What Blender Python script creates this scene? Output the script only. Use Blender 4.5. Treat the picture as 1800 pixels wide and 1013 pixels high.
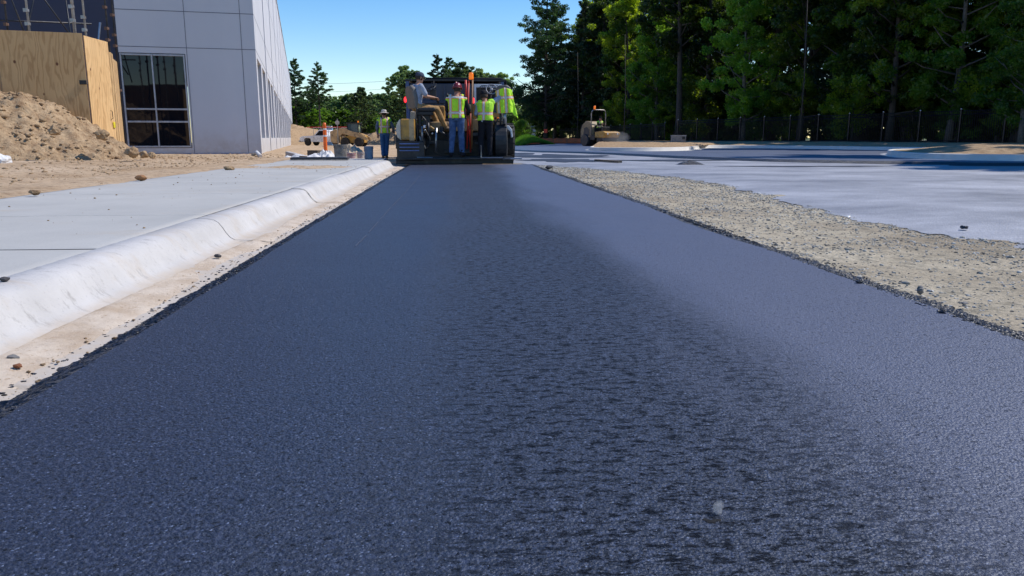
import bpy, bmesh, math, random
import numpy as np
from mathutils import Vector, Matrix, noise as mnoise
R_ = math.radians
for o in list(bpy.data.objects): bpy.data.objects.remove(o)
scene = bpy.context.scene
COL = scene.collection
# ------------------------------------------------------------------ camera
CAM_H = 0.64; PITCH = math.atan(264.5/1350); YAW = math.atan(100*math.cos(PITCH)/1350)
cam = bpy.data.cameras.new('camera'); camo = bpy.data.objects.new('camera', cam); COL.objects.link(camo)
camo.location = (0, 0, CAM_H); camo.rotation_euler = (math.pi/2-PITCH, 0, -YAW)
cam.sensor_width = 36; cam.lens = 27.0; cam.clip_start = .05; cam.clip_end = 3000
scene.camera = camo
# ------------------------------------------------------------------ light
SUN_AZ = R_(78)      # measured from +Y (away from the camera) towards +X
SUN_EL = R_(50)
w = bpy.data.worlds.new('World'); scene.world = w; w.use_nodes = True
nt = w.node_tree; bg = nt.nodes['Background']
sky = nt.nodes.new('ShaderNodeTexSky'); sky.sky_type = 'NISHITA'; sky.sun_disc = False
sky.sun_elevation = SUN_EL; sky.sun_rotation = SUN_AZ
sky.air_density = 1.0; sky.dust_density = 0; sky.ozone_density = 2.2
hsv = nt.nodes.new('ShaderNodeHueSaturation'); hsv.inputs['Saturation'].default_value = 1.42; hsv.inputs['Value'].default_value = 1.0; hsv.inputs['Hue'].default_value = .508
nt.links.new(sky.outputs[0], hsv.inputs['Color']); nt.links.new(hsv.outputs[0], bg.inputs[0]); bg.inputs[1].default_value = .15
sun = bpy.data.lights.new('sun', 'SUN'); sun.energy = 4.2; sun.angle = R_(.5); sun.color = (1, .95, .88)
suno = bpy.data.objects.new('sun', sun); COL.objects.link(suno)
sd = Vector((math.sin(SUN_AZ)*math.cos(SUN_EL), math.cos(SUN_AZ)*math.cos(SUN_EL), math.sin(SUN_EL)))
suno.rotation_euler = sd.to_track_quat('Z', 'Y').to_euler()
scene.view_settings.view_transform = 'Standard'; scene.view_settings.look = 'None'
scene.view_settings.exposure = 0.12; scene.view_settings.gamma = 1
# ------------------------------------------------------------------ measuring helper (photo 1800x1013 -> world)
_cp, _sp, _cy, _sy = math.cos(PITCH), math.sin(PITCH), math.cos(YAW), math.sin(YAW)
_fw = Vector((_sy*_cp, _cy*_cp, -_sp)); _rt = Vector((_cy, -_sy, 0)); _up = _rt.cross(_fw)
def P(x, y, Y):
    r = _fw + _rt*((x-900)/1350) - _up*((y-506.5)/1350); r = r*(Y/r.y); return Vector((r.x, r.y, r.z+CAM_H))
def G(x, y, z=0):
    r = _fw + _rt*((x-900)/1350) - _up*((y-506.5)/1350); r = r*((z-CAM_H)/r.z); return Vector((r.x, r.y, z))
# ------------------------------------------------------------------ materials
MATS = {}
def srgb(c):
    return tuple(((v/255)/12.92 if v/255 <= .04045 else ((v/255+.055)/1.055)**2.4) for v in c)
class N:
    def __init__(s, name):
        s.m = bpy.data.materials.new(name); s.m.use_nodes = True; s.t = s.m.node_tree
        s.b = s.t.nodes['Principled BSDF']; s.out = s.t.nodes['Material Output']
        s.tc = s.t.nodes.new('ShaderNodeTexCoord')
        s.geo = s.t.nodes.new('ShaderNodeNewGeometry')
    def n(s, typ, **kw):
        nd = s.t.nodes.new(typ)
        for k, v in kw.items():
            if k.startswith('i_'): nd.inputs[k[2:].replace('_', ' ')].default_value = v
            else: setattr(nd, k, v)
        return nd
    def l(s, a, b): s.t.links.new(a, b)
    def coord(s, world=True, scale=(1, 1, 1), rot=(0, 0, 0)):
        mp = s.n('ShaderNodeMapping'); mp.inputs['Scale'].default_value = scale; mp.inputs['Rotation'].default_value = rot
        s.l(s.geo.outputs['Position'] if world else s.tc.outputs['Object'], mp.inputs[0]); return mp.outputs[0]
    def noise(s, co, scale, detail=4, rough=.55, dist=0):
        nd = s.n('ShaderNodeTexNoise'); nd.inputs['Scale'].default_value = scale; nd.inputs['Detail'].default_value = detail
        nd.inputs['Roughness'].default_value = rough; nd.inputs['Distortion'].default_value = dist
        s.l(co, nd.inputs['Vector']); return nd.outputs['Fac']
    def voro(s, co, scale, feature='F1'):
        nd = s.n('ShaderNodeTexVoronoi'); nd.feature = feature; nd.inputs['Scale'].default_value = scale
        s.l(co, nd.inputs['Vector']); return nd
    def ramp(s, fac, stops):
        nd = s.n('ShaderNodeValToRGB'); e = nd.color_ramp.elements
        while len(e) < len(stops): e.new(.5)
        for i, (p, c) in enumerate(stops):
            e[i].position = p; e[i].color = (c, c, c, 1) if isinstance(c, (int, float)) else (*c, 1)
        s.l(fac, nd.inputs[0]); return nd.outputs[0]
    def mix(s, f, a, b, mode='MIX'):
        nd = s.n('ShaderNodeMix'); nd.data_type = 'RGBA'; nd.blend_type = mode
        for sock, v in ((nd.inputs[0], f), (nd.inputs[6], a), (nd.inputs[7], b)):
            if isinstance(v, (int, float)): sock.default_value = v
            elif isinstance(v, tuple): sock.default_value = (*v, 1)
            else: s.l(v, sock)
        return nd.outputs[2]
    def math(s, op, a, b=0.0, clamp=False):
        nd = s.n('ShaderNodeMath'); nd.operation = op; nd.use_clamp = clamp
        for sock, v in ((nd.inputs[0], a), (nd.inputs[1], b)):
            if isinstance(v, (int, float)): sock.default_value = v
            else: s.l(v, sock)
        return nd.outputs[0]
    def sep(s, co):
        nd = s.n('ShaderNodeSeparateXYZ'); s.l(co, nd.inputs[0]); return nd.outputs
    def sstep(s, v, a, b):
        nd = s.n('ShaderNodeMapRange'); nd.interpolation_type = 'SMOOTHSTEP'
        s.l(v, nd.inputs[0]); nd.inputs[1].default_value = a; nd.inputs[2].default_value = b; return nd.outputs[0]
    def base(s, c):
        if isinstance(c, tuple): s.b.inputs['Base Color'].default_value = (*c, 1)
        else: s.l(c, s.b.inputs['Base Color'])
    def rough(s, v):
        if isinstance(v, (int, float)): s.b.inputs['Roughness'].default_value = v
        else: s.l(v, s.b.inputs['Roughness'])
    def bump(s, h, dist, strength=1, prev=None):
        nd = s.n('ShaderNodeBump'); nd.inputs['Distance'].default_value = dist; nd.inputs['Strength'].default_value = strength
        s.l(h, nd.inputs['Height'])
        if prev is not None: s.l(prev, nd.inputs['Normal'])
        s.l(nd.outputs[0], s.b.inputs['Normal']); return nd.outputs[0]
def mat(name, c, rough=.6, metal=0, var=.25, scale=6, bump=0, dirt=None, spec=None, world=False):
    """plain coloured surface with wear"""
    if name in MATS: return MATS[name]
    s = N(name); co = s.coord(world)
    f = s.noise(co, scale, 6, .6)
    lo = tuple(v*(1-var) for v in c); hi = tuple(min(1, v*(1+var*.6)) for v in c)
    col = s.ramp(f, [(.3, lo), (.7, hi)])
    if dirt:
        g = s.ramp(s.noise(co, scale*.6, 8, .7), [(.5, 0.0), (.68, 1.0)]); col = s.mix(g, col, dirt)
    s.base(col); s.rough(s.math('ADD', s.math('MULTIPLY', f, .25), rough-.12)); s.b.inputs['Metallic'].default_value = metal
    if spec is not None: s.b.inputs['Specular IOR Level'].default_value = spec
    if bump: s.bump(f, bump)
    MATS[name] = s.m; return s.m
# ---- asphalt, fresh mat
def m_asphalt():
    s = N('fresh_asphalt'); co = s.coord(); X, Y, Z = s.sep(co)
    wob = s.math('MULTIPLY', s.math('SUBTRACT', s.noise(s.coord(scale=(1.2, .25, 1)), 1.5, 4), .5), .9)
    xx = s.math('ADD', X, wob)
    centre = s.math('MULTIPLY', s.sstep(xx, -.35, .2), s.math('SUBTRACT', 1.0, s.sstep(xx, .5, 1.05)))
    # aggregate
    v1 = s.voro(co, 150); v2 = s.voro(co, 290)
    fine = s.noise(co, 300, 3, .7)
    mid = s.noise(co, 62, 6, .78)
    pits = s.ramp(mid, [(.375, 0.0), (.43, 1.0)])
    tears = s.ramp(s.noise(s.coord(scale=(.75, 1.5, 1)), 30, 9, .84), [(.435, 0.0), (.475, 1.0)])
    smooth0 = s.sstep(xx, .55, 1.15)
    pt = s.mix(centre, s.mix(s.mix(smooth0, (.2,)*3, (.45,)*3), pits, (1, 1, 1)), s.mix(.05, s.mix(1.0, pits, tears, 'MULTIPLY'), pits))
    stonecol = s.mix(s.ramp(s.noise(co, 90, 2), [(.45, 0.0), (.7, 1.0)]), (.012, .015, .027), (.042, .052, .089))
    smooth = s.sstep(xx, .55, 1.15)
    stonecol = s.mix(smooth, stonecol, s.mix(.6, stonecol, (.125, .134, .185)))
    speck = s.ramp(v2.outputs['Color'], [(.86, 0.0), (.93, 1.0)])
    stonecol = s.mix(s.math('MULTIPLY', speck, .6), stonecol, (.20, .25, .38))
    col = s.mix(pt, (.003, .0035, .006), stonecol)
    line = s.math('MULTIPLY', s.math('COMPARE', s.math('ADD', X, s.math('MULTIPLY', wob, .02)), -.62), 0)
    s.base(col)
    rgh = s.mix(centre, (.46,)*3, (.52,)*3); s.rough(s.math('ADD', rgh, s.math('MULTIPLY', s.noise(co, 1.2, 3), .12)))
    s.l(s.math('ADD', s.math('MULTIPLY', pt, .7), .08), s.b.inputs['Specular IOR Level'])
    s.b.inputs['Specular Tint'].default_value = (.72, .82, 1, 1)
    h = s.math('ADD', s.math('MULTIPLY', v1.outputs['Distance'], -.55), s.math('MULTIPLY', v2.outputs['Distance'], -.25))
    h = s.math('ADD', h, s.math('MULTIPLY', fine, .25)); h = s.math('ADD', h, s.math('MULTIPLY', pt, .5))
    b = s.bump(h, .0045, 1.0)
    s.bump(s.noise(co, 7, 3), .006, .6, b)
    return s.m
def m_lot(name, c0, c1, rough=.45, streak=True, bd=.004):
    s = N(name); co = s.coord()
    f = s.noise(s.coord(scale=(.7, 1.1, 1), rot=(0, 0, .5)), .55, 9, .72)
    g = s.noise(co, 60, 4, .7)
    col = s.mix(s.ramp(f, [(.35, 0.0), (.68, 1.0)]), c0, c1)
    col = s.mix(s.ramp(g, [(.4, .35), (.6, 0.0)]), col, tuple(v*.45 for v in c0))
    s.base(col); s.rough(s.math('ADD', rough, s.math('MULTIPLY', f, .2)))
    s.b.inputs['Specular IOR Level'].default_value = .6; s.b.inputs['Specular Tint'].default_value = (.8, .88, 1, 1)
    b = s.bump(s.voro(co, 70).outputs['Distance'], bd, 1); s.bump(s.noise(co, 2.2, 6), .012, .6, b)
    return s.m
def m_edge():
    s = N('asphalt_edge'); co = s.coord()
    s.base(s.mix(s.ramp(s.voro(co, 90).outputs['Color'], [(.4, 0.0), (.9, 1.0)]), (.006, .007, .011), (.035, .04, .06)))
    s.rough(.42); s.bump(s.voro(co, 75).outputs['Distance'], .012, 1); return s.m
def m_ground():
    s = N('bare_ground'); co = s.coord(); X, Y, Z = s.sep(co)
    n1 = s.noise(co, .7, 8, .65); n2 = s.noise(co, 9, 8, .7); n3 = s.noise(co, 60, 5, .7)
    left = s.mix(s.ramp(n1, [(.35, 0.0), (.65, 1.0)]), (.40, .275, .165), (.55, .41, .275))
    left = s.mix(s.ramp(n2, [(.36, .75), (.5, 0.0)]), left, (.21, .135, .075))
    right = s.mix(s.ramp(n1, [(.35, 0.0), (.6, 1.0)]), (.34, .275, .19), (.53, .455, .33))
    right = s.mix(s.ramp(n2, [(.38, .6), (.52, 0.0)]), right, (.16, .145, .11))
    right = s.mix(s.ramp(n3, [(.38, .55), (.5, 0.0)]), right, (.12, .11, .09))
    # the shoulder of the verge behind the far kerb is brown again
    k = s.math('MULTIPLY', s.sstep(X, 1.0, 1.6), s.math('SUBTRACT', 1.0, s.sstep(s.math('ADD', Z, 0.0), .0, .08)))
    col = s.mix(k, left, right)
    far = s.sstep(Y, 150, 260); col = s.mix(far, col, (.10, .13, .045))
    s.base(col); s.rough(.95); s.b.inputs['Specular IOR Level'].default_value = .15
    b = s.bump(n3, .006, .8); b = s.bump(n2, .03, .9, b); s.bump(s.noise(co, 2.0, 5), .06, .5, b)
    return s.m
def m_heap():
    s = N('heaped_soil'); co = s.coord(); n2 = s.noise(co, 6, 8, .72); n3 = s.noise(co, 30, 6, .7)
    c = s.mix(s.ramp(n2, [(.35, 0.0), (.62, 1.0)]), (.27, .17, .095), (.50, .36, .22))
    c = s.mix(s.ramp(n3, [(.35, .6), (.48, 0.0)]), c, (.16, .10, .055))
    s.base(c); s.rough(.95); s.b.inputs['Specular IOR Level'].default_value = .1
    b = s.bump(n3, .02, .9); s.bump(n2, .06, .8, b); return s.m
def m_gutter_dirt():
    s = N('gutter_dirt'); co = s.coord(); n = s.noise(co, 45, 6, .75); n2 = s.noise(co, 5, 6, .6)
    c = s.mix(s.ramp(n2, [(.35, 0.0), (.6, 1.0)]), (.46, .35, .245), (.60, .50, .39))
    c = s.mix(s.ramp(n, [(.33, .8), (.44, 0.0)]), c, (.34, .22, .13))
    s.base(c); s.rough(.95); s.bump(n, .006, 1); return s.m
def m_concrete(name, a, b_, scale=1.2, stain=(.45, .36, .26), st=.35, kerb=False):
    s = N(name); co = s.coord(); n = s.noise(co, scale, 7, .62); f = s.noise(co, 70, 5, .7)
    c = s.mix(s.ramp(n, [(.3, 0.0), (.7, 1.0)]), a, b_)
    c = s.mix(s.ramp(s.noise(s.coord(scale=(.6, 1.4, 1)), 1.6, 8, .7), [(.55, 0.0), (.72, st)]), c, stain)
    c = s.mix(s.ramp(f, [(.30, .35), (.42, 0.0)]), c, tuple(v*.6 for v in a))
    if kerb:   # scuffs
        sc = s.ramp(s.noise(s.coord(scale=(1, 2.2, 1), rot=(0, .5, 0)), 9, 8, .78), [(.55, 0.0), (.66, .8)])
        c = s.mix(sc, c, (.33, .31, .29)); X, Y, Z = s.sep(co)
        du = s.math('MULTIPLY', s.math('SUBTRACT', 1.0, s.sstep(Z, -.04, -.005)), s.ramp(s.noise(co, 11, 7, .7), [(.3, .25), (.62, .9)]))
        c = s.mix(du, c, (.50, .41, .31))
    else:      # broom finish
        br = s.noise(s.coord(scale=(1, 90, 1)), 2.2, 3); c = s.mix(s.math('MULTIPLY', br, .25), c, tuple(v*.75 for v in a))
    s.base(c); s.rough(.85); s.b.inputs['Specular IOR Level'].default_value = .25
    s.bump(f, .002, 1); return s.m
def m_ply(name='plywood', tint=1.0):
    s = N(name); co = s.coord(False); 
    dn = s.noise(s.coord(False, (1.0, 1.0, .25)), 2.3, 3, .5)
    sp = s.sep(co); u = s.math('ADD', s.math('ADD', sp[0], sp[1]), s.math('MULTIPLY', dn, 1.3))
    ph = s.math('MULTIPLY', s.math('ADD', u, s.math('MULTIPLY', s.noise(s.coord(False, (3, 3, .5)), 3, 4), .25)), 46)
    g = s.math('ADD', s.math('MULTIPLY', s.math('SINE', ph), .5), .5)
    c = s.mix(s.ramp(g, [(.05, .75), (.5, .1)]), tuple(v*tint for v in (.66, .42, .19)), tuple(v*tint for v in (.42, .235, .09)))
    c = s.mix(s.ramp(s.noise(s.coord(False), 1.3, 4), [(.4, .0), (.7, .5)]), c, tuple(v*tint for v in (.70, .47, .23)))
    v = s.voro(s.coord(False, (1, 1, .75)), 3.1); kn = s.ramp(v.outputs['Distance'], [(.06, 1.0), (.10, 0.0)])
    kn = s.math('MULTIPLY', kn, s.ramp(s.voro(s.coord(False, (1, 1, .75)), 3.1).outputs['Color'], [(.42, 0.0), (.5, 1.0)]))
    c = s.mix(kn, c, (.13, .05, .02)); s.base(c); s.rough(.75); s.bump(g, .0015, .5); return s.m
def m_leaf(name, a, b_, tr, scale=.35):
    s = N(name); co = s.coord(); oi = s.n('ShaderNodeObjectInfo')
    n = s.noise(co, scale, 5, .7)
    c = s.mix(s.ramp(n, [(.38, 0.0), (.62, 1.0)]), a, b_)
    hv = s.n('ShaderNodeHueSaturation'); s.l(c, hv.inputs['Color'])
    s.l(s.math('ADD', s.math('MULTIPLY', oi.outputs['Random'], .9), .55), hv.inputs['Value'])
    d = s.n('ShaderNodeBsdfDiffuse'); t = s.n('ShaderNodeBsdfTranslucent'); gl = s.n('ShaderNodeBsdfGlossy'); gl.inputs['Roughness'].default_value = .45
    s.l(hv.outputs[0], d.inputs[0]); tc = s.mix(1.0, hv.outputs[0], tr, 'MULTIPLY'); s.l(tc, t.inputs[0])
    gl.inputs[0].default_value = (.5, .55, .5, 1)
    m1 = s.n('ShaderNodeMixShader'); m1.inputs[0].default_value = .6; s.l(d.outputs[0], m1.inputs[1]); s.l(t.outputs[0], m1.inputs[2])
    m2 = s.n('ShaderNodeMixShader'); m2.inputs[0].default_value = .05; s.l(m1.outputs[0], m2.inputs[1]); s.l(gl.outputs[0], m2.inputs[2])
    s.l(m2.outputs[0], s.out.inputs[0]); return s.m
def m_glass(name, c=(.012, .014, .02), rough=.03):
    s = N(name); s.base(c); s.rough(rough); s.b.inputs['Specular IOR Level'].default_value = .45
    s.bump(s.noise(s.coord(False), .8, 2), .004, .6); return s.m
def m_wall(name, a, b_):
    s = N(name); co = s.coord()
    n = s.noise(s.coord(scale=(1, 1, .35)), .5, 7, .6); f = s.noise(co, 40, 4, .7)
    c = s.mix(s.ramp(n, [(.3, 0.0), (.7, 1.0)]), a, b_); Z = s.sep(co)[2]
    # patchy tan tone, stronger towards the ground
    d = s.math('MULTIPLY', s.math('SUBTRACT', 1.0, s.sstep(Z, .2, 1.1)), s.ramp(s.noise(co, 3, 6, .7), [(.35, .1), (.7, .6)]))
    c = s.mix(d, c, (.40, .33, .26)); s.base(c); s.rough(.8); s.bump(f, .003, .8); return s.m
def m_vest(name, verts, zs, zc=0, lime=(.52, .95, .03)):
    """hi-vis cloth, tape at given x and z (object space)"""
    s = N(name); co = s.coord(False); X, Y, Z = s.sep(co)
    silver = None; orange = None
    for ax, v in [(X, v) for v in verts]+[(Z, v) for v in zs]:
        d = s.math('ABSOLUTE', s.math('SUBTRACT', ax, v))
        o = s.math('LESS_THAN', d, .040); i = s.math('LESS_THAN', d, .024)
        orange = o if orange is None else s.math('MAXIMUM', orange, o)
        silver = i if silver is None else s.math('MAXIMUM', silver, i)
    n = s.noise(co, 14, 4); c = s.mix(s.ramp(n, [(.35, 0.0), (.65, 1.0)]), tuple(v*.82 for v in lime), lime)
    c = s.mix(orange, c, (.85, .22, .05)); c = s.mix(silver, c, (.62, .60, .52)); s.base(c); s.rough(.7)
    s.bump(s.noise(s.coord(False, (1, 1, .6)), 9, 3), .03, .8); return s.m
def m_cloth(name, a, b_=None, scale=12, bump=.012):
    if name in MATS: return MATS[name]
    s = N(name); co = s.coord(False); n = s.noise(co, scale, 5, .6)
    s.base(s.mix(s.ramp(n, [(.35, 0.0), (.65, 1.0)]), a, b_ or tuple(min(1, v*1.4) for v in a))); s.rough(.9)
    s.b.inputs['Specular IOR Level'].default_value = .2
    s.bump(s.noise(s.coord(False, (1, 1, .5)), 10, 3), bump, .9); MATS[name] = s.m; return s.m
def m_emit(name, c, st):
    s = N(name); s.base(tuple(v*.6 for v in c)); s.b.inputs['Emission Color'].default_value = (*c, 1); s.b.inputs['Emission Strength'].default_value = st
    s.rough(.3); return s.m
ASPH = m_asphalt(); EDGE = m_edge(); GROUND = m_ground(); HEAP = m_heap(); GDIRT = m_gutter_dirt()
OLDLOT = m_lot('worn_glare_asphalt', (.22, .22, .235), (.52, .52, .545), .42)  # pale colour carries sun glare as well as patchy wear
NEWLOT = m_lot('rolled_asphalt', (.095, .11, .155), (.15, .17, .23), .36)
WALK = m_concrete('walk_concrete', (.40, .39, .365), (.50, .485, .45), .9, st=.5); KERB = m_concrete('kerb_concrete', (.44, .42, .40), (.57, .545, .52), 2, st=.6, kerb=True)
KERB2 = m_concrete('lot_kerb_concrete', (.60, .57, .52), (.70, .67, .62), 2, st=.2)
PLY = m_ply(tint=.8); WALLM = m_wall('painted_precast', (.56, .57, .60), (.63, .635, .66)); WALLD = m_wall('shade_dark_precast', (.034, .042, .078), (.05, .06, .10))
JOINT = mat('joint_groove', (.14, .15, .18)); FRAME = mat('aluminium_frame', (.42, .43, .46), .4, .2)
GLASS = m_glass('dark_glass', (.006, .007, .011)); 
LEAF1 = m_leaf('broad_leaves', (.018, .045, .010), (.15, .205, .018), (3.4, 3.1, .8))
LEAF1D = m_leaf('shaded_leaves', (.010, .026, .008), (.055, .095, .012), (2.7, 2.6, .8))  # dark copy of the leaf colour stands in for shaded foliage
LEAF2 = m_leaf('light_leaves', (.05, .11, .015), (.125, .20, .025), (2.3, 2.4, .9))
LEAF3 = m_leaf('pine_needles', (.022, .050, .026), (.065, .105, .045), (1.2, 1.5, .7))
LEAF4 = m_leaf('hazed_far_leaves', (.08, .135, .07), (.17, .23, .09), (1.9, 1.9, 1.1), .12)  # paler leaf colour stands in for distance haze
BARK = mat('bark', (.07, .055, .045), .9, var=.5, scale=9, bump=.03); BARKL = mat('pale_bark', (.15, .13, .115), .9, var=.5, scale=9, bump=.02)
YEL = mat('machine_yellow', (.52, .28, .05), .45, var=.35, scale=4, dirt=(.12, .085, .05)); TANM = mat('machine_tan', (.50, .34, .17), .5, var=.3, scale=4, dirt=(.14, .10, .07))
CREAM = mat('cream_paint', (.62, .53, .42), .5, dirt=(.25, .2, .15)); WHITE = mat('white_paint', (.75, .76, .78), .35, var=.12, dirt=(.4, .38, .35))
BLACK = mat('black_steel', (.012, .013, .016), .5, var=.5, dirt=(.05, .045, .04)); DARK = mat('dark_steel', (.03, .032, .04), .45, .3, dirt=(.09, .075, .06))
NAVY = mat('navy_paint', (.018, .028, .065), .35, var=.3, scale=2); NAVYL = mat('navy_edge_paint', (.05, .085, .20), .4)
RED = mat('red_paint', (.55, .03, .02), .45); STEEL = mat('bare_steel', (.35, .36, .38), .35, .8); GALV = mat('galvanised_steel', (.42, .40, .38), .45, .7, dirt=(.2, .14, .1))
RUBBER = mat('rubber', (.015, .015, .016), .8, dirt=(.07, .06, .05)); SEATM = mat('seat_vinyl', (.16, .14, .12), .6); SEATB = mat('black_vinyl', (.02, .02, .023), .55)
ORANGE = mat('orange_plastic', (.85, .16, .02), .4); WOOD = mat('weathered_wood', (.20, .15, .10), .85, var=.5, scale=14); BLUEB = mat('blue_light_steel', (.10, .16, .38), .35, .3)
SKIN = mat('skin', (.42, .22, .14), .55, var=.1); SKIN2 = mat('sunburnt_skin', (.38, .17, .11), .55, var=.1)
FENCEM = mat('black_fence_steel', (.006, .006, .008), .4); CAPM = mat('fence_cap_metal', (.65, .65, .68), .25, .6)
BEACON = m_emit('amber_lens', (1, .22, .01), .5); TAIL = m_emit('lit_red_lens', (1, .02, .03), 2.5)
# ------------------------------------------------------------------ mesh helpers
def tag(o, label=None, cat=None, group=None, kind=None):
    if label: o['label'] = label
    if cat: o['category'] = cat
    if group: o['group'] = group
    if kind: o['kind'] = kind
    return o
def empty(name, loc=(0, 0, 0), rz=0, **k):
    o = bpy.data.objects.new(name, None); COL.objects.link(o); o.location = loc; o.rotation_euler = (0, 0, rz); o.empty_display_size = .2
    return tag(o, **k)
def newobj(name, me, m, parent=None):
    o = bpy.data.objects.new(name, me); COL.objects.link(o)
    if m is not None:
        for mm in (m if isinstance(m, (list, tuple)) else [m]): me.materials.append(mm)
    if parent is not None: o.parent = parent
    return o
def np_mesh(name, V, F, m, parent=None, smooth=False, k=4):
    V = np.asarray(V, dtype=np.float32).reshape(-1, 3); F = np.asarray(F, dtype=np.int32).reshape(-1, k)
    me = bpy.data.meshes.new(name); me.vertices.add(len(V)); me.vertices.foreach_set('co', V.ravel())
    me.loops.add(F.size); me.loops.foreach_set('vertex_index', F.ravel())
    me.polygons.add(len(F)); me.polygons.foreach_set('loop_start', np.arange(0, F.size, k, dtype=np.int32))
    try: me.polygons.foreach_set('loop_total', np.full(len(F), k, dtype=np.int32))
    except Exception: pass
    me.update(calc_edges=True)
    if smooth: me.polygons.foreach_set('use_smooth', np.ones(len(F), dtype=bool))
    return newobj(name, me, m, parent)
class MB:
    def __init__(s): s.v = []; s.f = []
    def add(s, vs, fs):
        n = len(s.v); s.v += [tuple(v) for v in vs]; s.f += [tuple(i+n for i in f) for f in fs]; return s
    def box(s, x0, x1, y0, y1, z0, z1, M=None):
        vs = [Vector((x, y, z)) for x in (x0, x1) for y in (y0, y1) for z in (z0, z1)]
        if M is not None: vs = [M @ v for v in vs]
        return s.add(vs, [(0, 1, 3, 2), (4, 6, 7, 5), (0, 4, 5, 1), (2, 3, 7, 6), (0, 2, 6, 4), (1, 5, 7, 3)])
    def tube(s, pts, r, n=8, caps=True):
        pts = [Vector(p) for p in pts]; rr = r if isinstance(r, (list, tuple)) else [r]*len(pts); vs = []; fs = []
        for i, p in enumerate(pts):
            d = (pts[min(i+1, len(pts)-1)]-pts[max(i-1, 0)]).normalized()
            a = d.cross(Vector((0, 0, 1)) if abs(d.z) < .9 else Vector((0, 1, 0))).normalized(); b = d.cross(a)
            for k in range(n):
                t = 2*math.pi*k/n; vs.append(p+(a*math.cos(t)+b*math.sin(t))*rr[i])
        for i in range(len(pts)-1):
            for k in range(n):
                k2 = (k+1) % n; fs.append((i*n+k, i*n+k2, (i+1)*n+k2, (i+1)*n+k))
        if caps: fs.append(tuple(range(n))[::-1]); fs.append(tuple((len(pts)-1)*n+k for k in range(n)))
        return s.add(vs, fs)
    def lathe(s, prof, n=20, M=None, c=(0, 0, 0)):
        """prof: (r, z) list, round z"""
        vs = []; fs = []
        for r, z in prof:
            for k in range(n):
                t = 2*math.pi*k/n; v = Vector((r*math.cos(t)+c[0], r*math.sin(t)+c[1], z+c[2])); vs.append(M @ v if M is not None else v)
        for i in range(len(prof)-1):
            for k in range(n): fs.append((i*n+k, i*n+(k+1) % n, (i+1)*n+(k+1) % n, (i+1)*n+k))
        fs.append(tuple(range(n))[::-1]); fs.append(tuple((len(prof)-1)*n+k for k in range(n)))
        return s.add(vs, fs)
    def prism(s, poly, a, b, axis='y', M=None):
        """poly of 2-D points extruded between a and b along axis"""
        def mk(p, t):
            v = {'y': (p[0], t, p[1]), 'x': (t, p[0], p[1]), 'z': (p[0], p[1], t)}[axis]; v = Vector(v); return M @ v if M is not None else v
        n = len(poly); vs = [mk(p, a) for p in poly]+[mk(p, b) for p in poly]
        fs = [tuple(range(n)), tuple(range(2*n-1, n-1, -1))]+[(i, n+i, n+(i+1) % n, (i+1) % n) for i in range(n)]
        return s.add(vs, fs)
    def build(s, name, m, parent=None, bevel=0, smooth=False, segs=2):
        me = bpy.data.meshes.new(name); me.from_pydata(s.v, [], s.f); me.update()
        bm = bmesh.new(); bm.from_mesh(me); bmesh.ops.recalc_face_normals(bm, faces=bm.faces); bm.to_mesh(me); bm.free()
        o = newobj(name, me, m, parent)
        if smooth:
            for p in me.polygons: p.use_smooth = len(p.vertices) == 4
        if bevel:
            b = o.modifiers.new('bevel', 'BEVEL'); b.width = bevel; b.segments = segs; b.limit_method = 'ANGLE'; b.angle_limit = R_(35)
        return o
def copy_tree(o, parent=None):
    c = o.copy(); COL.objects.link(c)
    if parent is not None: c.parent = parent
    for ch in o.children: copy_tree(ch, c)
    return c
def fbm(x, y, z=0, o=4):
    return mnoise.fractal(Vector((x, y, z)), 1.0, 2.0, o)
def ss(a, b, x):
    t = min(1, max(0, (x-a)/(b-a))); return t*t*(3-2*t)
def rockmesh(name, r, seed, m, flat=.7, sub=2, parent=None):
    bm = bmesh.new(); bmesh.ops.create_icosphere(bm, subdivisions=sub, radius=1)
    for v in bm.verts:
        n = mnoise.fractal(v.co*1.1+Vector((seed*7.1, seed, 0)), 1, 2, 3); v.co *= r*(1+.45*n); v.co.z *= flat
    me = bpy.data.meshes.new(name); bm.to_mesh(me); bm.free()
    return newobj(name, me, m, parent)
# ================================================================== SETTING
def T(x, y):
    """height of the bare ground"""
    zl = .105 + .12*ss(-4.2, -8, x)*ss(23, 16, y) - .006*max(0, y-28)
    zl += .025*fbm(x*.5, y*.5)
    zr = -.055 - .0055*max(0, y-24)*ss(9, 2, x)
    # kerbed verge in front of the fence rises
    fx = 14 + (105-y)*(.2235 if y > 38 else .2235)
    edge = ss(-9, -1, x-fx)*ss(10, 20, y)
    zr += .36*edge*ss(130, 60, y)
    xb = -2.5 if y < 20 else -2.5-3.2*ss(20, 22.5, y)
    k = ss(xb+.35, xb-.35, x)
    z = zr*(1-k)+zl*k
    if y < 20.3: z -= .09*ss(-4.0, -3.82, x)*(1-ss(-1.9, -1.5, x))
    z += .02*fbm(x*.9, y*.9, 3)*(1 if y < 60 else 1)*(.35 if -2 < x < 2.1 and y < 22 else (.8 if x < 0 or x > 5 else .7))
    return z
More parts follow.
